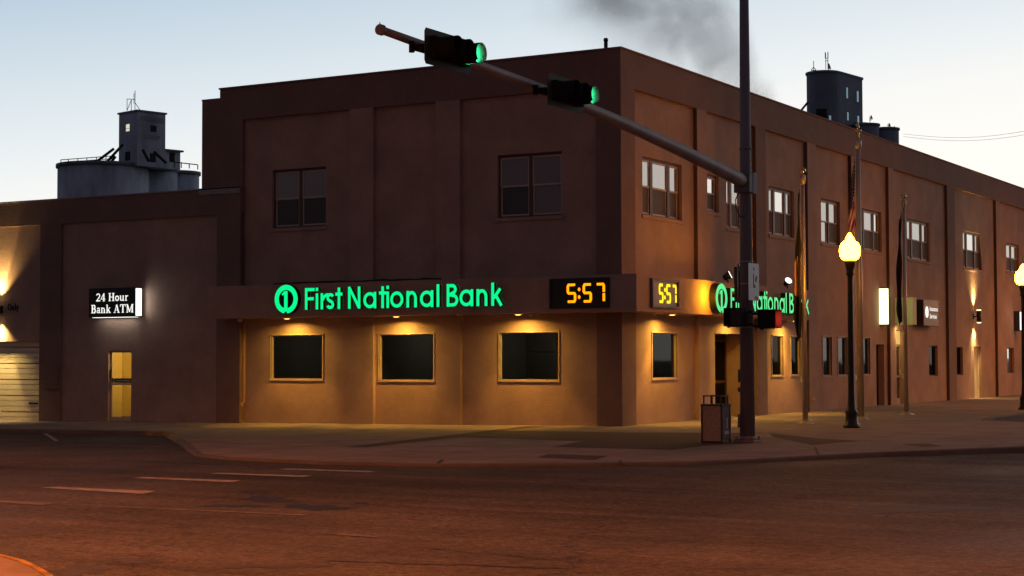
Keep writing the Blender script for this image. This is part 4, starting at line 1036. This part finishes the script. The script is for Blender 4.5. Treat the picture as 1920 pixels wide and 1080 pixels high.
b = MB(); b.box(-.20,-.14,-.05,.07,1.33,1.62); b.box(-.215,-.15,-.03,.05,1.12,1.22); b.build('push_button', M['black'], tp)
b = MB(); b.box(-.21,-.14,-.08,.06,.32,.62,bev=.01); b.build('hand_hole_cover', M['galv'], tp)
for z in (4.02, 3.52, 2.55):
    b = MB(); b.tube((0,0,z),(0,0,z+.025),.162,.162,24); b.build('steel_band', M['alu'], tp)
# vehicle signals (horizontal): local +X faces traffic, +Y towards the pole; green at +Y end
def make_signal():
    s = empty('traffic_light', (0,0,0), 'x', 'traffic light', 'horizontal traffic lights on the mast arm')
    b = MB(); b.hull_map([(x,z) for x,z in [(-.72,-.24),(-.68,-.30),(.68,-.30),(.72,-.24),(.72,.24),(.68,.30),(-.68,.30),(-.72,.24)]], lambda u,z,d: (d,u,z), .10, .115)
    b.bm.faces.new([v for v in b.bm.verts][:8][::-1]); b.build('backplate', M['plate_grey'], s)
    b = MB(); b.box(.0,.22,-.56,.56,-.19,.19,bev=.03)
    b.build('housing', M['matte_black'], s)
    b = MB(); b.box(-.22,.02,-.62,-.56,-.05,.05); b.box(-.22,.02,.3,.36,-.05,.05); b.box(-.24,-.16,-.66,.5,-.03,.03); b.tube((-.2,-.64,-.08),(-.2,-.64,.1),.05,n=10); b.build('bracket', M['matte_black'], s)
    for i, y in enumerate((-.37,0,.37)):
        b = MB(); n = 28; r = .175; D = .33
        V0 = []; 
        A0 = -60; A1 = 240   # open slot underneath
        prev = None
        for k in range(n+1):
            a = R(-82 + 344*k/n); cy, cz = math.cos(a), math.sin(a)
            d = D*(1.0 if cz > -.8 else .8)
            q = [b.bm.verts.new((.22, y+r*cy, r*cz)), b.bm.verts.new((.22+d, y+r*cy, r*cz)), b.bm.verts.new((.22+d, y+(r-.008)*cy, (r-.008)*cz)), b.bm.verts.new((.221, y+(r-.008)*cy, (r-.008)*cz))]
            if prev:
                for j in range(3):
                    f = b.bm.faces.new((prev[j],prev[j+1],q[j+1],q[j])); f.smooth = True; f.material_index = 1 if (j == 2 and i == 2) else 0
            prev = q
        v = b.build('visor', [M['matte_black'], M['lit_visor_in']], s, recalc=False)
        b = MB(); b.tube((.215,y,0),(.235,y,0),.15,.13,24); b.build('lens', M['lens_green'] if i == 2 else M['lens_off'], v)
    return s
M['lit_visor_in'] = mat('lit_visor_inside_pale', (.42,.46,.44), .3)  # pale liner on lit visors only, puts the lens glow into the colour
sig = make_signal()
def arm_s(px):    # distance along the arm that appears at pixel column px
    lo_, hi_ = 0, L
    for _ in range(40):
        mid = (lo_+hi_)/2; p = PB+armp(mid)-C0; x = 960+FPX*p.dot(cR)/p.dot(cF)
        if x < px: hi_ = mid
        else: lo_ = mid
    return lo_
sig.scale = (.93,.93,.93); sA = arm_s(806); pA = PB+armp(sA); sig.location = (pA.x+.30, pA.y-.1, pA.z-.12)
sig['label'] = 'horizontal traffic light lit green near the free end of the mast arm'
s2 = copy_tree(sig); sB = arm_s(1029); pB_ = PB+armp(sB); s2.location = (pB_.x+.30, pB_.y-.1, pB_.z-.07)
s2['label'] = 'horizontal traffic light lit green halfway along the mast arm'

# pedestrian signals
def ped(loc, rz, label, lit):
    s = empty('pedestrian_signal', loc, label, 'pedestrian signal', 'pedestrian signals on the traffic pole', rz)
    b = MB(); b.box(-.12,.12,-.22,.22,-.21,.21,bev=.02); b.box(-.05,.03,-.24,-.2,-.24,-.16); b.build('housing', M['matte_black'], s)
    b = MB()
    for (y0,y1,z0,z1) in ((-.21,.21,.19,.205),(-.21,-.195,-.19,.19),(.195,.21,-.19,.19),(-.21,.21,-.205,-.19)): b.box(.12,.30,y0,y1,z0,z1,mi=0)
    b.quad((.1205,.194,-.188),(.299,.194,-.188),(.299,.194,.188),(.1205,.194,.188), mi=1)
    v = b.build('visor', [M['matte_black'], M['lit_visor_in'] if lit else M['matte_black']], s, recalc=False)
    b = MB(); b.box(.118,.124,-.19,.19,-.18,.18); b.build('display', M['lens_off'], s)
    if lit:
        b = MB(); mp = lambda u,z,d: (d,u,z)
        b.hull_map([(-.08,-.14),(.07,-.14),(.10,-.03),(.10,.05),(-.09,.05),(-.09,-.03)], mp, .124, .127)
        for k, (y, h) in enumerate(((-.075,.12),(-.03,.16),(.015,.155),(.06,.12))): b.ribbon([(y,.04),(y,h)], .034, mp, .124, .1285+k*.0003)
        b.ribbon([(-.08,-.08),(-.13,.02)], .035, mp, .124, .129)
        b.build('hand_symbol', M['hand_red'], s)
    b = MB(); b.tube((-.05,.20,.12),(-.05,.34,.12),.02,n=8); b.tube((-.05,.20,-.16),(-.05,.34,-.16),.02,n=8); b.build('bracket', M['matte_black'], s)
    return s
ped((PB.x-.06, PB.y-.38, zat(597,38.4)), -math.pi/2, 'black pedestrian signal with dark face on the left of the traffic pole', False)
ped((PB.x+.45, PB.y+.02, zat(600,38.4)), 0, 'pedestrian signal glowing red on the right of the traffic pole', True)
b = MB(); b.tube((.14,0,0),(.46,0,0),.022,n=8); b.tube((.14,0,-.28),(.46,0,-.28),.022,n=8); b.tube((-.2,-.2,0),(-.05,-.05,0),.022,n=8)
o = b.build('signal_bracket', M['matte_black'], tp); o.location = (0,0,zat(590,38.4)-PB.z)
# signs on the pole
sg = empty('pole_sign', (PB.x+.17, PB.y-.02, zat(565,38.3)), 'small pale street sign with dark pictogram clamped to the traffic pole', 'sign')
mp = lambda u,z,d: (d,u,z); w2, h2 = .31, .83
b = MB(); b.hull_map([(-w2+.02,0),(w2-.02,0),(w2,.02),(w2,h2-.02),(w2-.02,h2),(-w2+.02,h2),(-w2,h2-.02),(-w2,.02)], mp, .012, .016); b.build('plate', M['sign_face'], sg)
b = MB(); b.hull_map([(.0+.035*math.cos(R(a)),.70+.04*math.sin(R(a))) for a in range(0,360,30)], mp, .0165, .019)
b.ribbon([(-.02,.60),(-.02,.36)], .05, mp, .0165, .019); b.hull_map([(-.05,.37),(.08,.35),(.09,.28),(-.03,.28)], mp, .0165, .0195)
b.ribbon([(.10,.42),(.16,.55)], .09, mp, .0165, .0192); b.build('pictogram', M['sign_ink'], sg)
b = MB(); b.hull_map([(.05,.01),(.24,.01),(.24,.09),(.05,.10)], mp, .0165, .019); b.build('sticker', M['sign_red'], sg)
sb = empty('pole_sign', (PB.x-.215, PB.y+.05, zat(568,38.5)), 'dark unlit sign plate with vertical tube on the left of the traffic pole', 'sign')
b = MB(); b.box(-.10,.22,-.003,.003,0,.80); b.build('plate', M['sign_back'], sb)
b = MB(); b.tube((.02,-.05,-.02),(.02,-.05,.86),.025,n=10); b.box(.0,.2,-.06,-.03,.08,.11); b.box(.0,.2,-.06,-.03,.70,.73); b.build('tube', M['alu'], sb)

# ------------------------------------------------------------------ litter bin
tb = Vector(base_at(1336,831)); 
bn = empty('litter_bin', (tb.x, tb.y+.2, z_walk(tb.x,tb.y)), 'square litter bin with aggregate panels and open metal top frame beside the traffic pole', 'bin')
W2 = .25; Hh = .86
b = MB(); b.box(-W2+.02,W2-.02,-W2+.02,W2-.02,.04,Hh-.03); b.build('panels', M['agg'], bn)
b = MB()
for sx in (-1,1):
    for sy in (-1,1):
        b.box(sx*W2-(.03 if sx > 0 else 0), sx*W2+(.03 if sx < 0 else 0), sy*W2-(.03 if sy > 0 else 0), sy*W2+(.03 if sy < 0 else 0), 0, Hh)
        b.box(sx*.20-.014, sx*.20+.014, sy*.20-.014, sy*.20+.014, Hh+.002, Hh+.17)
b.box(-W2-.01,W2+.01,-W2-.01,W2+.01,Hh-.03,Hh); b.box(-W2+.03,W2-.03,-W2+.004,-W2+.02,.01,.05)
b.box(-.014,.014,-.214,-.186,Hh+.002,Hh+.17)
for (x0,x1,y0,y1) in ((-.22,.22,-.22,-.19),(-.22,.22,.19,.22),(-.22,-.19,-.19,.19),(.19,.22,-.19,.19)): b.box(x0,x1,y0,y1,Hh+.17,Hh+.195)
b.build('frame', M['black_metal'], bn)
b = MB(); b.box(W2-.012,W2+.002,-.20,.17,.1,.82); b.build('poster', M['galv'], bn)
b = MB(); b.box(W2+.003,W2+.006,-.10,.12,.20,.27); b.box(W2+.003,W2+.006,.0,.06,.32,.56); b.build('sticker', M['sign_face'], bn)

# ------------------------------------------------------------------ sodium street lights out of frame (real lamp heads over the junction)
def cobra(loc, aim, e, label, colr=(1,.215,.014)):
    s = empty('street_light', loc, label, 'street light', 'tall sodium street lights over the junction')
    b = MB(); b.tube((0,0,0),(0,0,11.6),.12,.07,16); b.path([(0,0,11.5),(aim[0]*.5,aim[1]*.5,11.9),(aim[0],aim[1],12.0)],.035,10); b.build('pole', M['galv'], s)
    b = MB(); b.box(aim[0]-.15,aim[0]+.45,aim[1]-.15,aim[1]+.15,11.93,12.08,bev=.03); b.build('lamp_head', M['galv'], s)
    light('SPOT', 'sodium_lamp', s, (aim[0]+.15,aim[1],11.88), e, colr, (0,0,-1), spot_size=R(152), spot_blend=.55, shadow_soft_size=.15)
cobra((4.6,-36.5,-.2), (1.8,2.6), 12500, 'tall sodium street light on the near left corner')
cobra((31,-36.0,-.2), (-3.5,3.5), 15500, 'tall sodium street light on the near right corner')
cobra((-8,-30,-.2), (0,2.8), 7500, 'tall sodium street light down the main street')
cobra((19.5,36,-.2), (-3.5,0), 8500, 'tall sodium street light far along the side street', (1,.33,.02))
cobra((27,4,-.2), (-3.4,-1), 1200, 'tall sodium street light across the side street')

# ------------------------------------------------------------------ grain elevators
def far_text(body, mp, u0, wid, z0, size, d, parent): return txt(body, size, mp, u0, z0, d, M['far_paint'], parent, name='faded_lettering', wid=wid, bold=.02)
D0 = 250; cx, cy = far(254, 247)
ge = empty('grain_elevator', (cx,cy,-1.5), 'pale concrete grain elevator with square headhouse on the skyline at the left', 'grain elevator')
def rel(px, D): x, y = far(px, D); return x-cx, y-cy
zt = 30.15+1.5
for px, D, r in ((192,249,6.55),(276,254,4.3),(336,258,2.85),(300,262,5.0)):
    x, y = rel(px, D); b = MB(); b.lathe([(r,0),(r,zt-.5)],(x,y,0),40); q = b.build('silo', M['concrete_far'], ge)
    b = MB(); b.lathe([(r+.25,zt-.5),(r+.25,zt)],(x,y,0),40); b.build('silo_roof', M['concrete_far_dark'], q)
ang = R(30)
def rot(x, y): return (x*math.cos(ang)-y*math.sin(ang), x*math.sin(ang)+y*math.cos(ang))
# headhouse: square in plan, near edge seen at px 255
hx, hy = rel(255, 244.5)
fh = Vector((cF.x,cF.y)).normalized(); rh = Vector((cR.x,cR.y)).normalized()
A = Vector((hx,hy)); e1 = (-rh*.72+fh*.69)*4.75; e2 = (rh*.70+fh*.71)*4.75
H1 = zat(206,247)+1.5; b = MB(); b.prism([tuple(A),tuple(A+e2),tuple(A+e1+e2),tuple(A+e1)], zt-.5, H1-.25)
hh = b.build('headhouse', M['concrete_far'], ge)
b = MB(); o1 = e1.normalized()*.18; o2 = e2.normalized()*.18
b.prism([tuple(A-o1-o2),tuple(A+e2+o2-o1),tuple(A+e1+e2+o1+o2),tuple(A+e1+o1-o2)], H1-.25, H1); b.build('headhouse_roof', M['concrete_far_dark'], hh)
def face_map(P, e, d_out):  # wall map on a headhouse face
    u_ = e.normalized(); n_ = Vector((u_.y,-u_.x)); n_ = n_ if n_.dot(fh) < 0 else -n_
    return lambda u,z,d: tuple((P+u_*u+n_*d))+(z,)
m1 = face_map(A, e1, 0); m2 = face_map(A, e2, 0)
def far_open(mp, u, z, w_, h, m, par, name='window'):
    b = MB(); b.hull_map([(u-w_/2,z),(u+w_/2,z),(u+w_/2,z+h),(u-w_/2,z+h)], mp, -.05, .03); return b.build(name, m, par)
zz = lambda py, D=245: zat(py, D)+1.5
far_open(m1, 2.45, zz(240), .85, 1.0, M['sky_pane_glow'], hh)
b = MB(); b.hull_map([(2.0,zz(235.3)),(2.9,zz(235.3)),(2.9,zz(234.6)),(2.0,zz(234.6))], m1, .03, .05); b.build('muntin', M['far_dark'], hh)
far_open(m1, 2.45, zz(296), 1.3, 1.3, M['far_dark'], hh, 'door'); far_open(m2, 2.7, zz(241), 1.0, .9, M['far_dark'], hh); far_open(m2, 2.6, zz(299), 1.0, 1.3, M['far_dark'], hh, 'door')
far_text('FARMERS', m2, .5, 4.0, zz(223), 1.1, .04, hh); far_text('CO-OP', m2, 1.2, 2.6, zz(256), .95, .04, hh)
# side penthouse
P = A+e2*1.0; b = MB(); q = [P+e1*.1, P+e1*.1+e2*.62, P+e1*.9+e2*.62, P+e1*.9]; b.prism([tuple(v) for v in q], zt-.5, zz(282,250)); ph = b.build('penthouse', M['concrete_far'], ge)
b = MB(); q = [P-e1*.0, P+e2*.68, P+e1*1.0+e2*.68, P+e1*1.0]; b.prism([tuple(v) for v in q], zz(282,250), zz(282,250)+.25); b.build('penthouse_roof', M['concrete_far_dark'], ph)
far_open(face_map(P+e1*.1, e2, 0), 1.5, zz(302,250), .9, 1.4, M['far_dark'], ph, 'door')
def ln(b, p, q, D1, D2, r): x0,y0 = rel(p[0],D1); x1,y1 = rel(q[0],D2); b.tube((x0,y0,zat(p[1],D1)+1.5),(x1,y1,zat(q[1],D2)+1.5),r,n=8)
b = MB()
for p, q in (((174,303),(211,275)),((198,300),(228,267)),((206,300),(214,290)),((265,277),(277,300)),((286,281),(310,303))): ln(b, p, q, 243, 243.2, .2)
b.build('spout', M['far_dark'], ge)
b = MB()
for p, q in (((111,306),(111,296)),((125,304),(125,295)),((143,303),(143,293)),((160,301),(160,292)),((178,300),(178,291)),((196,299),(196,290)),((111,296),(208,289)),((111,301),(208,294))): ln(b, p, q, 243, 243, .06)
b.build('railing', M['far_metal'], ge); b = MB()
for p, q in (((325,311),(325,301)),((338,312),(338,301)),((353,313),(353,303)),((369,315),(369,306)),((325,301),(369,306))): ln(b, p, q, 247, 247, .075)
b.build('railing', M['far_metal'], ge)
b = MB()
for p, q in (((250,204),(250,165)),((243,204),(243,182)),((235,203),(235,181)),((235,181),(250,182)),((235,203),(243,183)),((250,188),(260,203)),((248,190),(248,170))): ln(b, p, q, 246, 246, .045)
b.build('antenna', M['far_metal'], ge)

cx, cy = far(1568, 250)
g2 = empty('grain_elevator', (cx,cy,-1.5), 'dark round-ended grain elevator tower rising behind the right part of the bank roof', 'grain elevator')
pts = []
c1 = Vector(rel(1550,249)); c2 = Vector(rel(1588,254)); ax_ = (c2-c1).normalized(); nn = Vector((-ax_.y,ax_.x)); r = 2.5
for k in range(13): a = math.pi/2+math.pi*k/12; pts.append(tuple(c1+ax_*math.cos(a)*r+nn*math.sin(a)*r))
e_ = c2+ax_*2.35
pts += [tuple(c2+ax_*1.0-nn*r), tuple(e_-nn*(r-1.0)), tuple(e_+nn*(r-1.0)), tuple(c2+ax_*1.0+nn*r)]
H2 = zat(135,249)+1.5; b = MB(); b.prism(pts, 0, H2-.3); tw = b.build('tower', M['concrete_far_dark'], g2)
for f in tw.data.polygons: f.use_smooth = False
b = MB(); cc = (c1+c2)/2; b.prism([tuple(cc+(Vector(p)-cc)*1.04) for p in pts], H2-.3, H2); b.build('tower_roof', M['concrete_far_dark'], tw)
for px, D, r, py in ((1628,250,1.95,233),(1664,253,2.05,241),(1606,256,2.6,233)):
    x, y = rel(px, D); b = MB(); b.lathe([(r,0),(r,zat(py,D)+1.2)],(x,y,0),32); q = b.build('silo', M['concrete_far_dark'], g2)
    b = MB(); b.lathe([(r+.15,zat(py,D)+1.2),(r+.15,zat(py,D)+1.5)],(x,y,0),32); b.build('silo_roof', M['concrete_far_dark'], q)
def near_face(px, py0, py1, w_, m, name='window', D=243):   # a window set on the tower wall: find the wall along this column
    d = ray(px, HY); d.z = 0; best = None
    for i in range(len(pts)):
        p = Vector(pts[i])+Vector((cx,cy)); q = Vector(pts[(i+1)%len(pts)])+Vector((cx,cy)); e = q-p
        den = d.x*e.y-d.y*e.x
        if abs(den) < 1e-9: continue
        t = ((p.x-C0.x)*e.y-(p.y-C0.y)*e.x)/den; s = ((p.x-C0.x)*d.y-(p.y-C0.y)*d.x)/den
        if 0 <= s <= 1 and (best is None or t < best[0]): best = (t, e.normalized(), C0.x+d.x*t-cx, C0.y+d.y*t-cy)
    t, e, x, y = best; n_ = Vector((e.y,-e.x)); n_ = n_ if n_.dot(fh) < 0 else -n_
    P = Vector((x,y)); mp = lambda u,z,dd: tuple(P+e*u+n_*dd)+(z,)
    b = MB(); z0 = zat(py1,t)+1.5; z1 = zat(py0,t)+1.5; b.hull_map([(-w_/2,z0),(w_/2,z0),(w_/2,z1),(-w_/2,z1)], mp, -.1, .04); b.build(name, m, tw)
near_face(1593.5,163,183,.42,M['dull_pane_glow']); near_face(1613.5,170,190,.5,M['dull_pane_glow']); near_face(1594.5,210,225,.40,M['dull_pane_glow']); near_face(1614,217,229,.5,M['dull_pane_glow']); near_face(1561,216,226,.3,M['dull_pane_glow']); near_face(1545,203,222,1.5,M['far_dark'],'door')
b = MB()
for p, q in (((1531,131),(1531,112)),((1526,130),(1531,124)),((1536,130),(1531,124)),((1526,130),(1536,130))): ln(b, p, q, 249, 249, .05)
b.build('antenna', M['far_metal'], g2); b = MB()
for p, q in (((1554,128),(1554,97)),((1558,128),(1558,95)),((1553,112),(1559,112)),((1553,107),(1553,95)),((1553,107),(1558.5,107)),((1558.5,107),(1558.5,95))): ln(b, p, q, 249, 249, .05)
b.build('antenna', M['far_metal'], g2); b = MB()
b.bm.free()
for p, q in (((1602,228),(1660,242)),((1636,233),(1636,218)),((1670,242),(1670,232)),((1682,242),(1682,236))):
    b = MB(); ln(b, p, q, 251, 251, .05); b.build('antenna', M['far_metal'], g2)
for px, py, D, r in ((1559,123,249,.42),(1638,220,250,.28),(1672,234.5,252,.26)):
    x, y = rel(px, D); z = zat(py,D)+1.5; n3 = Vector((-fh.x*.4+rh.x*.6,-fh.y*.4+rh.y*.6,.2)).normalized()
    b = MB(); p = Vector((x,y,z)); b.tube(p, p+n3*.12, r*.6, r*1.25, 18); b.tube(p-n3*.02, (x,y,z-r*1.6), .06, n=6); b.build('dish', M['far_metal'], g2)
b = MB(); ln(b, (1505,208), (1520,190), 247, 247, .16); b.build('spout', M['far_dark'], g2)

# power lines at the right
for k, (ya_, yb__) in enumerate(((251,232),(256,240))):
    a = C0+ray(1694,ya_)*160; c = C0+ray(2050,yb__-14)*110; b = MB(); pts_ = []
    for i in range(13): t = i/12; p = a.lerp(c,t); p.z -= .8*math.sin(math.pi*t); pts_.append(p-a)
    b.path(pts_, .012, 5); o = b.build('power_line', M['cable'], None, tuple(a)); tag(o, ['thin upper power line crossing the sky at the right','thin lower power line crossing the sky at the right'][k], 'cable')

# ------------------------------------------------------------------ smoke drifting behind the roof
def smoke():
    P0 = hit(1435,200,1,70); P1 = hit(1130,-90,1,70); ax = (P1-P0); Ln = ax.length; mid = (P0+P1)/2
    xa = ax.normalized(); ya = Vector((0,1,0)); ya = (ya-xa*ya.dot(xa)).normalized(); za = xa.cross(ya)
    b = MB(); b.box(-Ln*.60,Ln*.55,-6,6,-9.0,9.0)
    A = bpy.data.materials.new('smoke_volume'); A.use_nodes = True; n = A.node_tree; n.nodes.clear()
    o = n.nodes.new('ShaderNodeOutputMaterial'); pv = n.nodes.new('ShaderNodeVolumePrincipled'); pv.inputs['Color'].default_value = (.52,.49,.56,1); pv.inputs['Anisotropy'].default_value = .2
    tc = n.nodes.new('ShaderNodeTexCoord'); sp = n.nodes.new('ShaderNodeSeparateXYZ'); n.links.new(tc.outputs['Object'], sp.inputs[0])
    def mth(op, a, c=None, d=None, clamp=False):
        x = n.nodes.new('ShaderNodeMath'); x.operation = op; x.use_clamp = clamp
        for i, q in enumerate((a, c, d)):
            if q is None: continue
            if isinstance(q, (int, float)): x.inputs[i].default_value = q
            else: n.links.new(q, x.inputs[i])
        return x.outputs[0]
    nz = n.nodes.new('ShaderNodeTexNoise'); nz.inputs['Scale'].default_value = .27; nz.inputs['Detail'].default_value = 6; nz.inputs['Distortion'].default_value = .6; nz.inputs['Roughness'].default_value = .55
    n.links.new(tc.outputs['Object'], nz.inputs['Vector'])
    s = mth('DIVIDE', mth('ADD', sp.outputs[0], Ln*.5), Ln)            # 0 at source, 1 far
    rad = mth('MULTIPLY_ADD', s, 6.2, 1.6)
    zz_ = mth('ADD', sp.outputs[2], mth('MULTIPLY', mth('SUBTRACT', nz.outputs[0], .5), 3.0))
    rr = mth('SQRT', mth('ADD', mth('POWER', mth('DIVIDE', zz_, rad), 2), mth('POWER', mth('DIVIDE', sp.outputs[1], mth('MULTIPLY', rad, .9)), 2)))
    fall = mth('SMOOTHSTEP' if False else 'SUBTRACT', 1.0, rr, None, True)
    nn_ = mth('MULTIPLY', mth('SUBTRACT', nz.outputs[0], .36), 3.2, None, True)
    e0 = mth('MULTIPLY', mth('ADD', s, .04), 12.0, None, True)
    dens = mth('MULTIPLY', mth('MULTIPLY', mth('MULTIPLY', mth('MULTIPLY', fall, 1.5, None, True), nn_), e0), mth('MULTIPLY_ADD', s, -.18, .37))
    n.links.new(dens, pv.inputs['Density']); n.links.new(pv.outputs[0], o.inputs['Volume'])
    ob = b.build('smoke', A); m_ = Matrix((xa,ya,za)).transposed().to_4x4(); m_.translation = mid; ob.matrix_world = m_
    tag(ob, 'grey smoke plume drifting up behind the bank roof', 'smoke', kind='stuff')
smoke()
scn.cycles.max_bounces = 6
scn.cycles.volume_bounces = 1
scn.cycles.sample_clamp_indirect = 6
